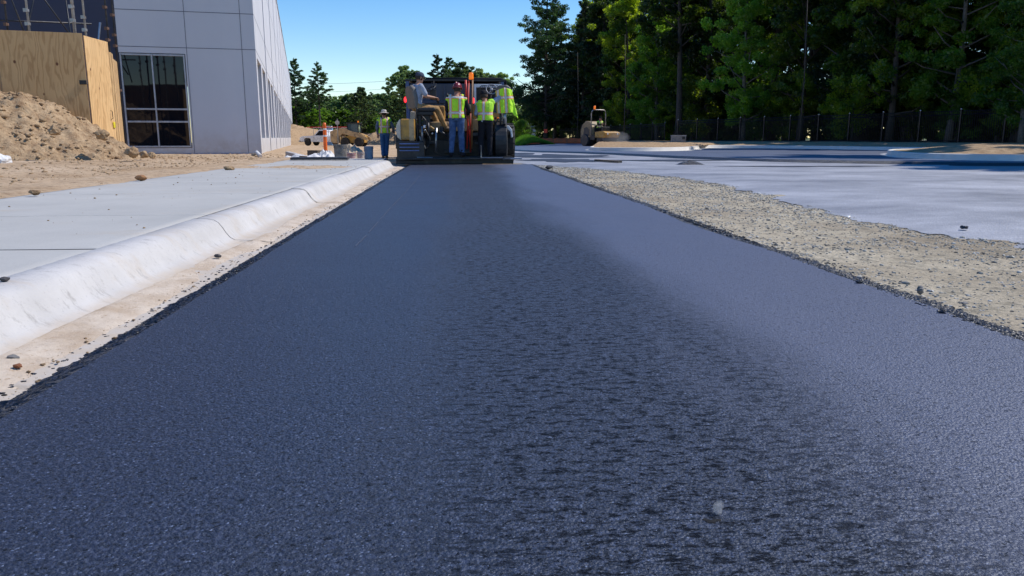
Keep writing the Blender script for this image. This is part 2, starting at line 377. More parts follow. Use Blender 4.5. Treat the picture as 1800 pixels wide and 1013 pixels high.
def build_ground():
    xs = np.concatenate([np.linspace(-900, -60, 22)[:-1], np.linspace(-60, -16, 45)[:-1], np.linspace(-16, 8, 201)[:-1], np.linspace(8, 36, 90)[:-1], np.linspace(36, 900, 26)])
    ys = np.concatenate([np.linspace(-60, 0, 8)[:-1], np.linspace(0, 30, 220)[:-1], np.linspace(30, 80, 120)[:-1], np.linspace(80, 200, 60)[:-1], np.linspace(200, 1600, 20)])
    V = [(x, y, T(x, y)) for y in ys for x in xs]; nx = len(xs)
    F = [(j*nx+i, j*nx+i+1, (j+1)*nx+i+1, (j+1)*nx+i) for j in range(len(ys)-1) for i in range(nx-1)]
    tag(np_mesh('ground', V, F, GROUND, smooth=True), kind='structure')
build_ground()
# ---- fresh mat: top at z=0, ragged sloped edges
def build_road():
    ys = [0.5]
    while ys[-1] < 18.95: ys.append(ys[-1]+max(.010, .0035*ys[-1]))
    ny = len(ys)
    top = [0.0]*0
    tv = []; lv = []; rv = []
    cx = np.linspace(0, 1, 40)
    for y in ys:
        xl = -1.055+.012*fbm(y*1.3, 1)+.02*fbm(y*.35, 9); xr = 1.78+.03*fbm(y*1.1, 5)+.075*fbm(y*.3, 4)+.03*ss(10, 3, y)
        for c in cx:
            x = xl+(xr-xl)*c; d = 0
            r2 = (x-.77)**2*.9+(y-1.34)**2*2.2   # small pit in the mat
            if r2 < .01: d = -.006*(1-r2/.01)
            tv.append((x, y, d+.003*fbm(x*.8, y*.25)*(1 if .02 < c < .98 else 0)))
        for k in range(7):
            t = k/6; a = math.sin(t*math.pi)*.6+.4 if 0 < k < 6 else (.0 if k == 0 else .9)
            q = .011*a*fbm(y*28, k*1.7, 2)+.006*a*fbm(y*90, k*2.9, 7)
            lv.append((xl-.165*t-q*1.1, y, -.060*t**1.1+q*.8)); 
            q = .016*a*fbm(y*26, k*1.7, 22)+.008*a*fbm(y*85, k*2.9, 17)
            rv.append((xr+.135*t+q*1.3, y, (-.020*t if t < .84 else -.017-.30*(t-.83))+q*.8))
    def grid(n, V, m, nm, par=None):
        F = [(j*n+i, j*n+i+1, (j+1)*n+i+1, (j+1)*n+i) for j in range(ny-1) for i in range(n-1)]
        if nm == 'road_edge_l': F = [f[::-1] for f in F]
        return np_mesh('road_edge' if nm != 'road' else nm, V, F, m, par, smooth=True)
    r = tag(grid(40, tv, ASPH, 'road'), kind='structure')
    grid(7, lv, EDGE, 'road_edge_l', r); grid(7, rv, EDGE, 'road_edge_r', r)
    # faint string-line mark left by the paver
    mb = MB(); 
    for a in range(80):
        y0 = 4.6+a*.17; L = .19
        if fbm(a*.7, 3) > -.22: mb.box(-.6035+.006*fbm(a*.1, 0), -.600+.006*fbm(a*.1, 0), y0, y0+L, .0025, .0045)
    mb.build('scored_line', mat('chalky_dust', (.08, .095, .14), .8), r)
build_road()
# ---- gutter, kerb, sidewalk
def build_kerb():
    prof = [(-1.0, -.054), (-1.20, -.048), (-1.34, -.041), (-1.42, -.035), (-1.458, -.025), (-1.488, -.006), (-1.512, .024), (-1.534, .060), (-1.556, .090), (-1.585, .108), (-1.63, .116), (-1.708, .119), (-1.714, .114), (-1.715, -.08)]
    ys = [0.3]
    while ys[-1] < 19.2: ys.append(ys[-1]+max(.03, .008*ys[-1]))
    joints = [2.15, 5.15, 8.2, 11.2, 14.3, 17.3]
    ys = sorted([y for y in ys if all(abs(y-j) > .02 for j in joints)]+[j+d for j in joints for d in (-.012, -.004, .004, .012)])
    V = []
    for y in ys:
        inj = any(abs(y-j) < .006 for j in joints)
        seg = sum(y > j for j in joints); off = .006*math.sin(seg*2.7)
        end = ss(18.5, 19.2, y)
        for i, (x, z) in enumerate(prof):
            nz = .0014*fbm(x*6, y*1.6, seg)+.0022*fbm(x*30, y*14)
            zz = z+nz+(off if i > 3 else 0)-(.012 if inj else 0); zz = zz*(1-end)+min(zz, -.04)*end if i > 3 else zz
            V.append((x+nz*.6, y, zz))
    n = len(prof); F = [(j*n+i, (j+1)*n+i, (j+1)*n+i+1, j*n+i+1) for j in range(len(ys)-1) for i in range(n-1)]
    o = tag(np_mesh('curb', V, F, KERB, smooth=True), kind='structure')
    # dark joint seams
    mb = MB()
    for j in joints[1:]:
        for i in range(1, n-2):
            (x0, z0), (x1, z1) = prof[i], prof[i+1]; z0 += .009 if i < 4 else 0; z1 += .009 if i < 3 else 0
            mb.add([(x0, j-.006+.003*math.sin(i*2.1), z0+.003), (x0, j+.006+.003*math.sin(i*2.1), z0+.003), (x1, j+.006+.003*math.sin(i*2.1+2.1), z1+.003), (x1, j-.006+.003*math.sin(i*2.1+2.1), z1+.003)], [(0, 1, 2, 3)])
    mb.build('curb_joint', mat('joint_dirt', (.05, .045, .04)), o)
    # dusty strip lying in the gutter pan
    V = []; F = []; n = 14
    yy = [0.3+i*.03 for i in range(int(18.6/.03))]
    for y in yy:
        w0 = -1.235+.03*ss(3,8,y)+.02*fbm(y*.9, 3); w1 = -1.40-.035*fbm(y*.6, 8)-.05*ss(5, 2, y)
        for i in range(n):
            t = i/(n-1); x = w0+(w1-w0)*t
            zb = -.047 if x > -1.2 else (-.048+(-1.20-x)/.14*.008 if x > -1.34 else -.040+(-1.34-x)/.09*.009)
            cover = math.sin(math.pi*t)**.6*(.009+.014*fbm(x*3, y*1.1, 5)); V.append((x, y, zb-.004+cover+.002*fbm(x*40, y*40)))
    F = [(j*n+i, (j+1)*n+i, (j+1)*n+i+1, j*n+i+1) for j in range(len(yy)-1) for i in range(n-1)]
    tag(np_mesh('gutter_dirt', V, F, GDIRT, smooth=True), kind='structure')
    # sidewalk: slabs with tooled joints
    js = [.3, 2.0, 3.78, 5.4, 7.5, 9.4, 11.3, 13.2, 15.1, 17.0, 18.6, 20.0]
    V = []; F = []
    for a, b in zip(js[:-1], js[1:]):
        ya, yb = a+.008, b-.008; nyy = max(4, int((yb-ya)/.25)); rows = [ya, ya+.01]+list(np.linspace(ya+.05, yb-.05, nyy))+[yb-.01, yb]
        xs = [-1.7165, -1.720]+list(np.linspace(-1.8, -3.88, 18))+[-3.935, -3.94]; base = len(V)
        for ri, y in enumerate(rows):
            for xi, x in enumerate(xs):
                lip = ri in (0, len(rows)-1) or xi in (0, len(xs)-1)
                V.append((x, y, .119+(.004*fbm(x*.7, y*.7, 5) if not lip else (-.004 if xi == 0 else -.009))))
        nx = len(xs); F += [(base+j*nx+i, base+(j+1)*nx+i, base+(j+1)*nx+i+1, base+j*nx+i+1) for j in range(len(rows)-1) for i in range(nx-1)]
    o = tag(np_mesh('sidewalk', V, F, WALK, smooth=False), kind='structure')
    jm = mat('joint_dirt', (.05, .045, .04))
    for j in js[1:-1]: mb = MB(); mb.box(-3.93, -1.725, j-.0075, j+.0075, .1, .1165); mb.build('slab_joint', jm, o)
    mb = MB(); mb.box(-3.945, -1.7155, .3, 20.004, -.12, .098); mb.build('slab_side', mat('joint_dirt2', (.13, .12, .11)), o)
build_kerb()
# thin soil tongues over the walk (a wheel track of dirt) + ragged soil edge
def sheet(name, fn, x0, x1, y0, y1, nx, ny, m, parent=None):
    V = []; 
    for j in range(ny+1):
        for i in range(nx+1):
            x = x0+(x1-x0)*i/nx; y = y0+(y1-y0)*j/ny; V.append((x, y, fn(x, y)))
    F = [(j*(nx+1)+i, j*(nx+1)+i+1, (j+1)*(nx+1)+i+1, (j+1)*(nx+1)+i) for j in range(ny) for i in range(nx)]
    return np_mesh(name, V, F, m, parent, smooth=True)
def track(x, y):
    e = min(ss(-3.95, -3.5, x)*0+1, ss(-1.75, -2.1, x)); b = math.exp(-((y-14.2-.25*fbm(x*.8, 1))/.75)**2)
    return .112+e*b*(.016+.022*fbm(x*2.2, y*2.2, 4))
tag(sheet('dirt_track', track, -4.0, -1.74, 12.4, 16.2, 60, 90, GROUND), kind='structure')
def soiledge(x, y):
    d = x+3.86+.06*fbm(y*.7, 3)+.04*fbm(y*3, 7)
    return (.118+.02*ss(0, -.5, d)+.012*fbm(x*3, y*3, 2)*ss(.05, -.3, d)) if d < 0 else .112
tag(sheet('dirt_verge', soiledge, -4.7, -3.6, 3, 20.5, 26, 500, GROUND), kind='structure')
# ---- lots on the right, draped strips between two boundaries
def poly_at(pts, t):
    n = len(pts)-1; k = min(int(t*n), n-1); f = t*n-k; return pts[k].lerp(pts[k+1], f)
def catmull(P0, n):
    out = []
    for i in range(len(P0)-1):
        a, b, c, d = P0[max(i-1, 0)], P0[i], P0[i+1], P0[min(i+2, len(P0)-1)]
        for k in range(n):
            t = k/n; out.append(.5*((2*b)+(c-a)*t+(2*a-5*b+4*c-d)*t*t+(3*b-a-3*c+d)*t**3))
    return out+[P0[-1]]
def V2(a): return [Vector((x, y)) for x, y in a]
near_edge = catmull(V2([(-3, 60), (-.5, 30), (1.9, 20.5), (3.0, 17.5), (3.75, 14.5), (3.95, 11.7), (3.72, 9.0), (3.45, 6.9), (3.5, 5.4), (3.7, 4.4), (3.9, 2.0), (4.1, -2)]), 12)
lift_edge = catmull(V2([(3.0, 70), (3.2, 52), (4.1, 40), (5.6, 34), (6.6, 29), (7.3, 25), (8.4, 22), (9.4, 20.5), (11, 19.1), (12.6, 18.2), (14.3, 17.5), (40, 16.5)]), 12)
def zone(x, y):   # asphalt level follows the ground fall
    return -.0055*max(0, y-24)*ss(9, 2, x)
def draped(name, A, B, na, nb, off, m, jit=0, drop=0):
    V = []
    for i in range(na+1):
        a = poly_at(A, i/na); b = poly_at(B, i/na)
        for j in range(nb+1):
            p = a.lerp(b, j/nb); q = jit*fbm(p.x*2.3, p.y*2.3)+jit*.6*fbm(p.x*7, p.y*7) if j == 0 else 0
            V.append((p.x+q, p.y+q, zone(p.x, p.y)+off-(drop if j == 0 else 0)))
    F = [(i*(nb+1)+j, i*(nb+1)+j+1, (i+1)*(nb+1)+j+1, (i+1)*(nb+1)+j) for i in range(na) for j in range(nb)]
    o = np_mesh(name, V, F, m, smooth=True)
    return tag(o, kind='structure')
right_out = V2([(1.0, 75), (6, 60), (10, 45), (16, 32), (30, 24), (45, 16), (45, 8), (45, 0), (40, -3)])
draped('old_road', near_edge, right_out, 300, 40, -.022, OLDLOT, .12, .03)
outer = V2([(12.5, 85), (13.5, 72), (16, 60), (23, 50), (27, 42), (30, 34), (34, 27), (45, 22)])
draped('parking_lot', lift_edge, outer, 240, 40, .05, NEWLOT)
# black raw edge of the upper lift
mb = MB(); L = lift_edge
V = []
for i, p in enumerate(L):
    z = zone(p.x, p.y); t = (L[min(i+1, len(L)-1)]-L[max(i-1, 0)]).normalized(); nrm = Vector((t.y, -t.x)); nrm = nrm if nrm.y < 0 else -nrm
    q = .03*fbm(p.x, p.y)
    V += [(p.x, p.y, z+.052), (p.x+nrm.x*(.05+q), p.y+nrm.y*(.05+q), z+.035), (p.x+nrm.x*(.16+2*q), p.y+nrm.y*(.16+2*q), z-.018)]
F = [(i*3+j, i*3+j+1, i*3+j+4, i*3+j+3) for i in range(len(L)-1) for j in range(2)]
tag(np_mesh('lot_edge', V, F, EDGE, smooth=True), kind='structure')
# stained apron near the paver: dark tack coat patches
def tack(x, y): return -.016+zone(x, y)
V = []; F = []
for (cx, cy, a, b, sd) in [(4.1, 27, 1.9, 4.5, 1), (3.2, 22.5, 1.1, 1.6, 2), (6.0, 22.5, 1.6, .9, 3), (8.2, 17.6, 1.6, .35, 4), (2.2, 33, 1.2, 5, 5)]:
    n0 = len(V); V.append((cx, cy, tack(cx, cy)))
    for k in range(60):
        t = 2*math.pi*k/60; r = 1+.55*fbm(math.cos(t)*1.6+sd*5, math.sin(t)*1.6, sd); V.append((cx+a*r*math.cos(t), cy+b*r*math.sin(t), tack(cx, cy)))
    F += [(n0, n0+1+k, n0+1+(k+1) % 60) for k in range(60)]
tag(np_mesh('tack_coat', V, F, m_lot('tack_stain', (.022, .025, .034), (.05, .055, .07), .5), k=3), kind='structure')
# ---- kerbs and dirt islands of the lot
def kerb_path(name, pts, h=.16, wdt=.16, n=8, off=.05):
    C = catmull(V2(pts), n); V = []
    prof = [(.22, -.03), (.22, .006), (.012, .004), (.0, .010), (-.02, h*.85), (-.055, h), (-wdt, h), (-wdt-.01, -.05)]
    for i, p in enumerate(C):
        t = (C[min(i+1, len(C)-1)]-C[max(i-1, 0)]).normalized(); nr = Vector((t.y, -t.x)); z = zone(p.x, p.y)+off
        for a, b in prof: V.append((p.x+nr.x*a, p.y+nr.y*a, z+b))
    m = len(prof); F = [(i*m+j, i*m+j+1, (i+1)*m+j+1, (i+1)*m+j) for i in range(len(C)-1) for j in range(m-1)]
    return tag(np_mesh(name, V, F, KERB2), kind='structure'), C
# travel direction: road side on the right hand of the path
_, k1 = kerb_path('lot_curb', [(9.0, 47), (7.2, 41), (6.5, 37.0), (6.9, 34.9), (8.6, 34.0), (10.5, 35.5), (12.5, 39.5), (14.2, 43.5), (16.2, 43.8), (18.2, 41.2), (19.6, 38.2), (21.5, 33), (25, 28.5), (32, 26)])
def fill(name, C, back, z, m):
    V = []; n = len(C)-1; nb = 16
    for i in range(n+1):
        a = C[i]; b = poly_at(back, i/n)
        for j in range(nb+1):
            t = j/nb; p = a.lerp(b, t*.995+.005)
            V.append((p.x, p.y, zone(p.x, p.y)+.05+.13+ss(0, .35, t)*z+.05*fbm(p.x*1.3, p.y*1.3)*min(1, t*6)*(1 if t < 1 else 0)))
    F = [(i*(nb+1)+j, i*(nb+1)+j+1, (i+1)*(nb+1)+j+1, (i+1)*(nb+1)+j) for i in range(n) for j in range(nb)]
    return tag(np_mesh(name, V, F, m, smooth=True), kind='structure')
DIRT2 = m_heap(); DIRT2.name = 'verge_soil'
fill('dirt_bank', k1, V2([(14, 78), (15.5, 75), (17, 72), (19, 66), (22, 58), (25, 50), (28, 43), (31, 37), (40, 30)]), .18, DIRT2)
_, k2 = kerb_path('island_curb', [(40, 32.5), (30, 31.2), (22, 30.6), (18.2, 29.8), (16.0, 27.8), (14.3, 24.6), (13.3, 21.8), (13.6, 19.8), (15.2, 18.7), (19, 18.2), (26, 18), (40, 17.8)])
fill('dirt_island', k2, V2([(40, 29), (34, 27), (28, 26), (24, 25), (22, 24), (22, 23), (24, 22), (30, 22), (40, 22)]), .22, DIRT2)
# ---- far earth mounds and stockpiles
def mound(name, cx, cy, rx, ry, h, m, seed=0, n=60, zb=None):
    V = []; F = []
    for j in range(n+1):
        for i in range(n+1):
            u = (i/n-.5)*2; v = (j/n-.5)*2; x = cx+u*rx; y = cy+v*ry; r = math.sqrt(u*u+v*v)
            z = h*max(0, 1-r**1.5)*(1+.35*fbm(x*2.4/rx+seed, y*2.4/ry, seed))+.10*min(h, 1.3)*fbm(x*3, y*3, seed)*(1 if r < 1 else 0)+.03*h*fbm(x*9, y*9)
            V.append((x, y, (T(x, y) if zb is None else zb)-.05+max(0, z if r < 1 else 0)))
    F = [(j*(n+1)+i, j*(n+1)+i+1, (j+1)*(n+1)+i+1, (j+1)*(n+1)+i) for j in range(n) for i in range(n)]
    return np_mesh(name, V, F, m, smooth=True)
tag(mound('hill', -26, 120, 12, 14, 3.2, HEAP, 3, zb=-.7), kind='structure')
tag(mound('hill', -9, 118, 8, 8, 2.6, HEAP, 5, zb=-.8), kind='structure')
tag(mound('hill', -16, 150, 16, 12, 2.4, HEAP, 8, zb=-1.1), kind='structure')
tag(mound('dirt_heap', -11.35, 17.4, 4.6, 3.4, 1.9, HEAP, 2, 150), 'large heap of tan excavated soil in front of the plywood hoarding', 'dirt heap')
# ================================================================== BUILDING
TH = math.atan2(.19, .98)
B0 = Vector((-6.55, 27.0, 0))                       # near corner
bld = empty('office_building', B0, TH, label='long pale grey precast concrete building with tall narrow windows beside the sidewalk', cat='building')
HB = 11.0; LEN = 9*15; FW = 34
# local axes: +Y along the long side, -X along the near face
mb = MB(); bays = 15; bw = 9.0
zs0, zs1 = .62, 3.30
def zoff(t): return -.0065*t
wins = [(.7, 3.5), (4.4, 7.2)]
for b in range(bays):
    y0 = b*bw; fall = -1.3
    y1 = y0+bw-.75
    prev = y0
    for (a, c) in wins:
        mb.box(-.35, 0, prev, y0+a, fall, HB); mb.box(-.35, 0, y0+a, y0+c, fall, zs0); mb.box(-.35, 0, y0+a, y0+c, zs1, HB); prev = y0+c
    mb.box(-.35, 0, prev, y1, fall, HB)
    mb.box(-.65, -.28, y1+.001, y1+.749, fall, HB-.3)        # recessed strip between panels
mb.build('wall', WALLM, bld)
for b in range(bays):
    rec = MB(); y1 = (b+1)*bw-.75; rec.box(-.279, -.272, y1+.002, y1+.748, -1.2, HB-.32)
    rec.build('recess_strip', mat('recess_shade', (.20, .215, .27), .8), bld)  # darker sheet puts the shade of the recess into colour
# near face, window opening
WX1 = -2.18
fx0 = -4.15
mb = MB()
mb.box(WX1, -.3501, 0, .35, -.5, HB); mb.box(fx0, WX1, 0, .35, zs1, HB); mb.box(fx0, WX1, 0, .35, -.5, .30)
mb.build('wall', WALLM, bld)
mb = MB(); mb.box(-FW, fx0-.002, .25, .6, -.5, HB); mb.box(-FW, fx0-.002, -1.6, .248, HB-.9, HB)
mb.build('dark_wall', WALLD, bld)  # canopy shade on this wall is put into its dark colour
mb = MB(); mb.box(-FW, -.36, .62, LEN, HB-.8, HB-.6); mb.build('roof', mat('roof_membrane', (.3, .3, .3)), bld)
mb = MB(); mb.box(-.5, .06, -.06, LEN, HB+.001, HB+.14); mb.box(-FW, -.501, -.06, .5, HB+.001, HB+.14); mb.build('coping', FRAME, bld, .01)
# grooves
mb = MB()
for z in (3.50, 4.62, 5.74, 7.4): mb.box(fx0, -.0, -.003, -.001, z-.022, z+.0)
for x in (-2.12, -.42): mb.box(x-.014, x+.004, -.005, -.0035, -.3, HB)
for b in range(bays):
    y0 = b*bw; y1 = y0+bw-.75
    for z in (3.50, 4.62, 7.4): mb.box(.001, .003, y0+.002, y1-.002, z-.022, z)
mb.build('panel_joint', JOINT, bld)
mb = MB(); mb.box(fx0, -.0, -.02, -.0061, -.4, .13); mb.build('base_course', mat('bluish_base_paint', (.16, .21, .34), .8), bld)
# big window
wf = MB(); Wa, Wb, za, zb = fx0+.02, WX1-.02, .32, 3.28
for x in (Wa, (Wa+Wb)/2-.05, Wb-.05): wf.box(x, x+.045, -.01, .11, za, zb)
for z in (za, zb-.06, 1.12, 1.52): 
    wf.box(Wa+.056, (Wa+Wb)/2-.051, -.008, .108, z, z+.055); wf.box((Wa+Wb)/2+.006, Wb-.051, -.008, .108, z, z+.055)
win = wf.build('window', FRAME, bld, .004)
pm = MB(); pm.box(Wa+.03, Wb-.03, .04, .06, za+.03, zb-.03); pm.build('pane', GLASS, win)
# narrow windows
wmesh = MB(); 
for z in (zs0, zs1-.05, 1.35): wmesh.box(-.22, -.12, .0, 2.8, z, z+.05)
for y in (.0, 1.375, 2.75): wmesh.box(-.215, -.125, y, y+.05, zs0+.051, zs1-.051)
wp = MB(); wp.box(-.18, -.165, .02, 2.78, zs0+.02, zs1-.02)
w0 = None
for b in range(bays):
    for (a, c) in wins:
        if w0 is None:
            w0 = wmesh.build('window', FRAME, bld); wp.build('pane', m_glass('side_glass', (.10, .12, .16), .08), w0); w0.location = (0, b*bw+a, 0)
        else:
            w1 = copy_tree(w0, bld); w1.location = (0, b*bw+a, 0)
# ---- plywood hoarding
hr = empty('plywood_hoarding', (-8.05, 18.05, 0), R_(16), label='tall tan plywood box enclosure with hinged door behind the soil heap', cat='hoarding')
mb = MB(); mb.box(-4.6, -1.625, 0, .02, .1, 2.80); mb.build('plywood_sheet', PLY, hr, .003)
mb = MB(); mb.box(-1.615, 0, -.012, .008, .1, 2.86); mb.build('plywood_sheet', PLY, hr, .003)
mb = MB(); mb.box(.004, .024, .03, 1.20, .1, 2.82, Matrix.Rotation(R_(-16), 4, 'Z')); d = mb.build('door', m_ply('sunlit_door_plywood', 1.08), hr, .003)  # brighter tint puts the sunlight on the door into its colour
mb = MB(); Mz = Matrix.Rotation(R_(-16), 4, 'Z')
mb.box(.002, .022, 1.22, 1.34, .1, 2.60, Mz); mb.build('plywood_sheet', PLY, hr)
hn = MB()
for z in (1.78, .55): hn = MB(); hn.box(-.14, .0, -.035, -.014, z, z+.09); hn.build('hinge', BLACK, hr, .005)
hd = MB(); hd.tube([Mz @ Vector((.03, 1.0, 1.26)), Mz @ Vector((.07, .98, 1.24)), Mz @ Vector((.07, .98, 1.08)), Mz @ Vector((.03, 1.0, 1.06))], .008); hd.build('handle', BLACK, d)
hd = MB(); hd.box(.03, .05, 1.04, 1.14, .86, 1.0, Mz); hd.build('padlock', mat('yellow_tag', (.75, .62, .03)), d, .01)
# printed grade stamp on the door, small worn characters
st = MB(); random.seed(4)
for r in range(3):
    for k in range(9):
        if random.random() < .8: st.box(.0252, .0258, .30+k*.05, .30+k*.05+random.uniform(.015, .04), .66-r*.045, .66-r*.045+.022, Mz)
st.build('grade_stamp', mat('faded_ink', (.16, .10, .05)), d)
st = MB()
for r in range(3):
    for k in range(6): st.box(-2.1+k*.055, -2.1+k*.055+random.uniform(.02, .045), -.003, -.0012, 1.92-r*.05, 1.92-r*.05+.03)
st.build('grade_stamp', mat('faded_ink', (.16, .10, .05)), hr)
# lower sheets going back to the building
h2 = empty('plywood_screen', (-8.15, 19.6, 0), 0, label='lower shaded plywood sheet standing between the hoarding door and the window', cat='hoarding')
mb = MB(); mb.box(0, .02, 0, 1.3, .15, 2.52, Matrix.Rotation(R_(17), 4, 'Z')); mb.build('plywood_sheet', PLY, h2, .003)
mb = MB(); mb.box(.03, .05, -.06, .1, .15, 2.60, Matrix.Rotation(R_(17), 4, 'Z')); mb.build('batten', m_ply('pale_batten', 1.1), h2, .003)
# ---- scaffold
sc_ = empty('scaffold', (-9, 21, 0), label='tall steel tube scaffold standing behind the plywood hoarding', cat='scaffold')
random.seed(3)
def wl(p): return Vector(p)-Vector((-9, 21, 0))
def couplers(par, x, y, zs, mm):
    for z in zs: m = MB(); m.tube([(x, y, z-.03), (x, y, z+.03)], .045, 8); m.box(x-.06, x+.02, y-.065, y-.03, z-.04, z+.04); m.build('coupler', mm, par)
posts = [P(50, 40, 19.6).x, P(130, 40, 19.0).x, P(149, 40, 20.6).x, P(188, 40, 22.6).x, P(200, 40, 24).x, P(12, 40, 22).x]
ydep = [19.6, 19.0, 20.6, 22.6, 24.0, 22.0]
for i, (x, y) in enumerate(zip(posts, ydep)):
    mm = GALV if i in (0, 1, 2) else DARK
    q = wl((x, y, 0)); m = MB(); r = .036 if i == 1 else .026
    m.tube([(q.x, q.y, .1), (q.x, q.y, 9.5)], r, 8); pb = m.build('pole', mm, sc_, smooth=True)
    couplers(pb, q.x, q.y, (2.0, 3.25, 3.55, 4.1, 6.1, 8), GALV if i < 3 else mat('rusty_coupler', (.16, .09, .06), .7))
lg = [((-18, 22, 3.85), (-10.4, 24, 3.85)), ((-18, 21.5, 3.3), (-10.1, 22.6, 3.4)), ((-18, 22.5, 4.8), (-10.4, 24, 4.8)), ((-18, 21, 3.05), (-11, 21, 3.05)), ((-18, 22, 6.8), (-9, 24, 6.8))]
for a, b in lg: m = MB(); m.tube([wl(a), wl(b)], .024, 6); m.build('ledger', DARK, sc_, smooth=True)
for a, b in [((-12.4, 21, 2.2), (-14.0, 21.2, 6.2)), ((-11.0, 22, 2.4), (-12.2, 22.2, 6.4)), ((-10.4, 23.6, 2.8), (-12.0, 22.8, 5.8)), ((-11.2, 21.4, 2.4), (-10.6, 22, 5.2)), ((-13.9, 21.4, 2.4), (-13.0, 22, 5.8)), ((-10.3, 22.5, 2.6), (-10.7, 23.2, 4.9))]:
    m = MB(); m.tube([wl(a), wl(b)], .022, 6); m.build('brace', DARK, sc_, smooth=True)
m = MB(); m.tube([wl(P(173, 72, 19.5)), wl(P(176, 40, 19.6))], [.022, .028], 8); m.build('brace', STEEL, sc_)
m = MB(); 
for k in range(4): m.box(-7+k*.26, -7+k*.26+.23, -.4, 2.6, 5.0, 5.04)
m.build('deck_board', WOOD, sc_)
# ================================================================== FENCE
def fence(name, A, B, ns, label, h=1.82, caps=True):
    A = Vector(A); B = Vector(B); root = empty(name, (A.x, A.y, 0), label=label, cat='fence')
    rails = MB(); pk = MB(); d = (B-A); n = ns; L = Vector((d.x, d.y)).length; u = Vector((d.x, d.y)).normalized(); ang = math.atan2(u.y, u.x)
    def zat(t): return A.z+(B.z-A.z)*t
    proto = None
    for i in range(n+1):
        t = i/n; p = Vector((A.x+d.x*t, A.y+d.y*t)) - Vector((A.x, A.y)); z = zat(t)
        if proto is None:
            m = MB(); m.box(-.038, .038, -.038, .038, -.3, h+.06); proto = m.build('post', FENCEM, root); proto.location = (p.x, p.y, z); proto.rotation_euler.z = ang
            m = MB(); m.prism([(-.045, -.045), (.045, -.045), (.045, .045), (-.045, .045)], h+.061, h+.075, 'z'); m.lathe([(.04, h+.076), (.035, h+.10), (.0, h+.12)], 8); m.build('post_cap', CAPM, proto)
        else:
            c = copy_tree(proto, root); c.location = (p.x, p.y, z)
        if i < n:
            t1 = (i+1)/n; q = Vector((d.x*t1, d.y*t1)); z1 = zat(t1)
            for hz in (.15, h-.22, h-.03): rails.tube([(p.x, p.y, z+hz), (q.x, q.y, z1+hz)], .022, 4)
            k = int((q-p).length/.115)
            for j in range(1, k):
                s_ = j/k; x = p.x+(q.x-p.x)*s_; y = p.y+(q.y-p.y)*s_; zz = z+(z1-z)*s_; pk.box(x-.009, x+.009, y-.009, y+.009, zz+.06, zz+h)
    rails.build('rail', FENCEM, root); pk.build('picket_panel', FENCEM, root)
fence('metal_fence', (14.1, 105, -.05), (19.0, 70, .10), 12, 'far lower run of black steel picket fence behind the roller')
fence('metal_fence', (18.9, 65.5, .22), (33, 30.5, .36), 15, 'near run of black steel picket fence with bright caps in front of the wood')
# ================================================================== PEOPLE
def cap_prim(bm, a, b, ra, rb, n=12, flat=1.0, side=None):
    a, b = Vector(a), Vector(b); d = (b-a); L = d.length; d = d.normalized() if L > 1e-6 else Vector((0, 0, 1))
    s1 = (side if side is not None else (Vector((1, 0, 0)) if abs(d.x) < .9 else Vector((0, 1, 0)))); s1 = (s1-d*s1.dot(d)).normalized(); s2 = d.cross(s1)
    rings = []
    for k in range(1, 5): t = k/4*math.pi/2; rings.append((a-d*ra*math.cos(t), ra*math.sin(t)))
    for k in range(3, -1, -1): t = k/4*math.pi/2; rings.append((b+d*rb*math.cos(t), rb*math.sin(t))) if k else None
    # straight part
    vs = []
    rings = [r for r in rings if r]
    rings.insert(4, (b, rb))
    for c, r in rings: vs.append([bm.verts.new(c+(s1*math.cos(2*math.pi*k/n)+s2*math.sin(2*math.pi*k/n)*flat)*r) for k in range(n)])
    for i in range(len(vs)-1):
        for k in range(n): bm.faces.new((vs[i][k], vs[i][(k+1) % n], vs[i+1][(k+1) % n], vs[i+1][k]))
    bm.faces.new(vs[0][::-1]); bm.faces.new(vs[-1])
def loft(bm, rings, n=18):
    """rings: (centre, side vector, front vector, rx, ry)"""
    vs = []
    for c, sx, sy, rx, ry in rings:
        row = []
        for k in range(n):
            t = 2*math.pi*k/n; ct, st = math.cos(t), math.sin(t); ex = .85
            row.append(bm.verts.new(c+sx*rx*math.copysign(abs(ct)**ex, ct)+sy*ry*math.copysign(abs(st)**ex, st)))
        vs.append(row)
    for i in range(len(vs)-1):
        for k in range(n): bm.faces.new((vs[i][k], vs[i][(k+1) % n], vs[i+1][(k+1) % n], vs[i+1][k]))
    bm.faces.new(vs[0][::-1]); bm.faces.new(vs[-1])
def finish(bm, name, m, parent, vox=.011, it=3, wrinkle=0, seed=0):
    bmesh.ops.recalc_face_normals(bm, faces=bm.faces)
    me = bpy.data.meshes.new(name); bm.to_mesh(me); bm.free(); tmp = bpy.data.objects.new('tmp', me); COL.objects.link(tmp)
    r = tmp.modifiers.new('r', 'REMESH'); r.mode = 'VOXEL'; r.voxel_size = vox
    if it: s_ = tmp.modifiers.new('s', 'SMOOTH'); s_.iterations = it; s_.factor = .5
    dg = bpy.context.evaluated_depsgraph_get(); ev = tmp.evaluated_get(dg); m2 = bpy.data.meshes.new_from_object(ev)
    bpy.data.objects.remove(tmp); m2.name = name; m2.materials.clear()
    if wrinkle:
        for v in m2.vertices:
            q = mnoise.fractal(Vector((v.co.x*9+seed, v.co.y*9, v.co.z*6)), 1, 2, 3); v.co += v.normal*q*wrinkle
    for p in m2.polygons: p.use_smooth = True
    return newobj(name, m2, m, parent)
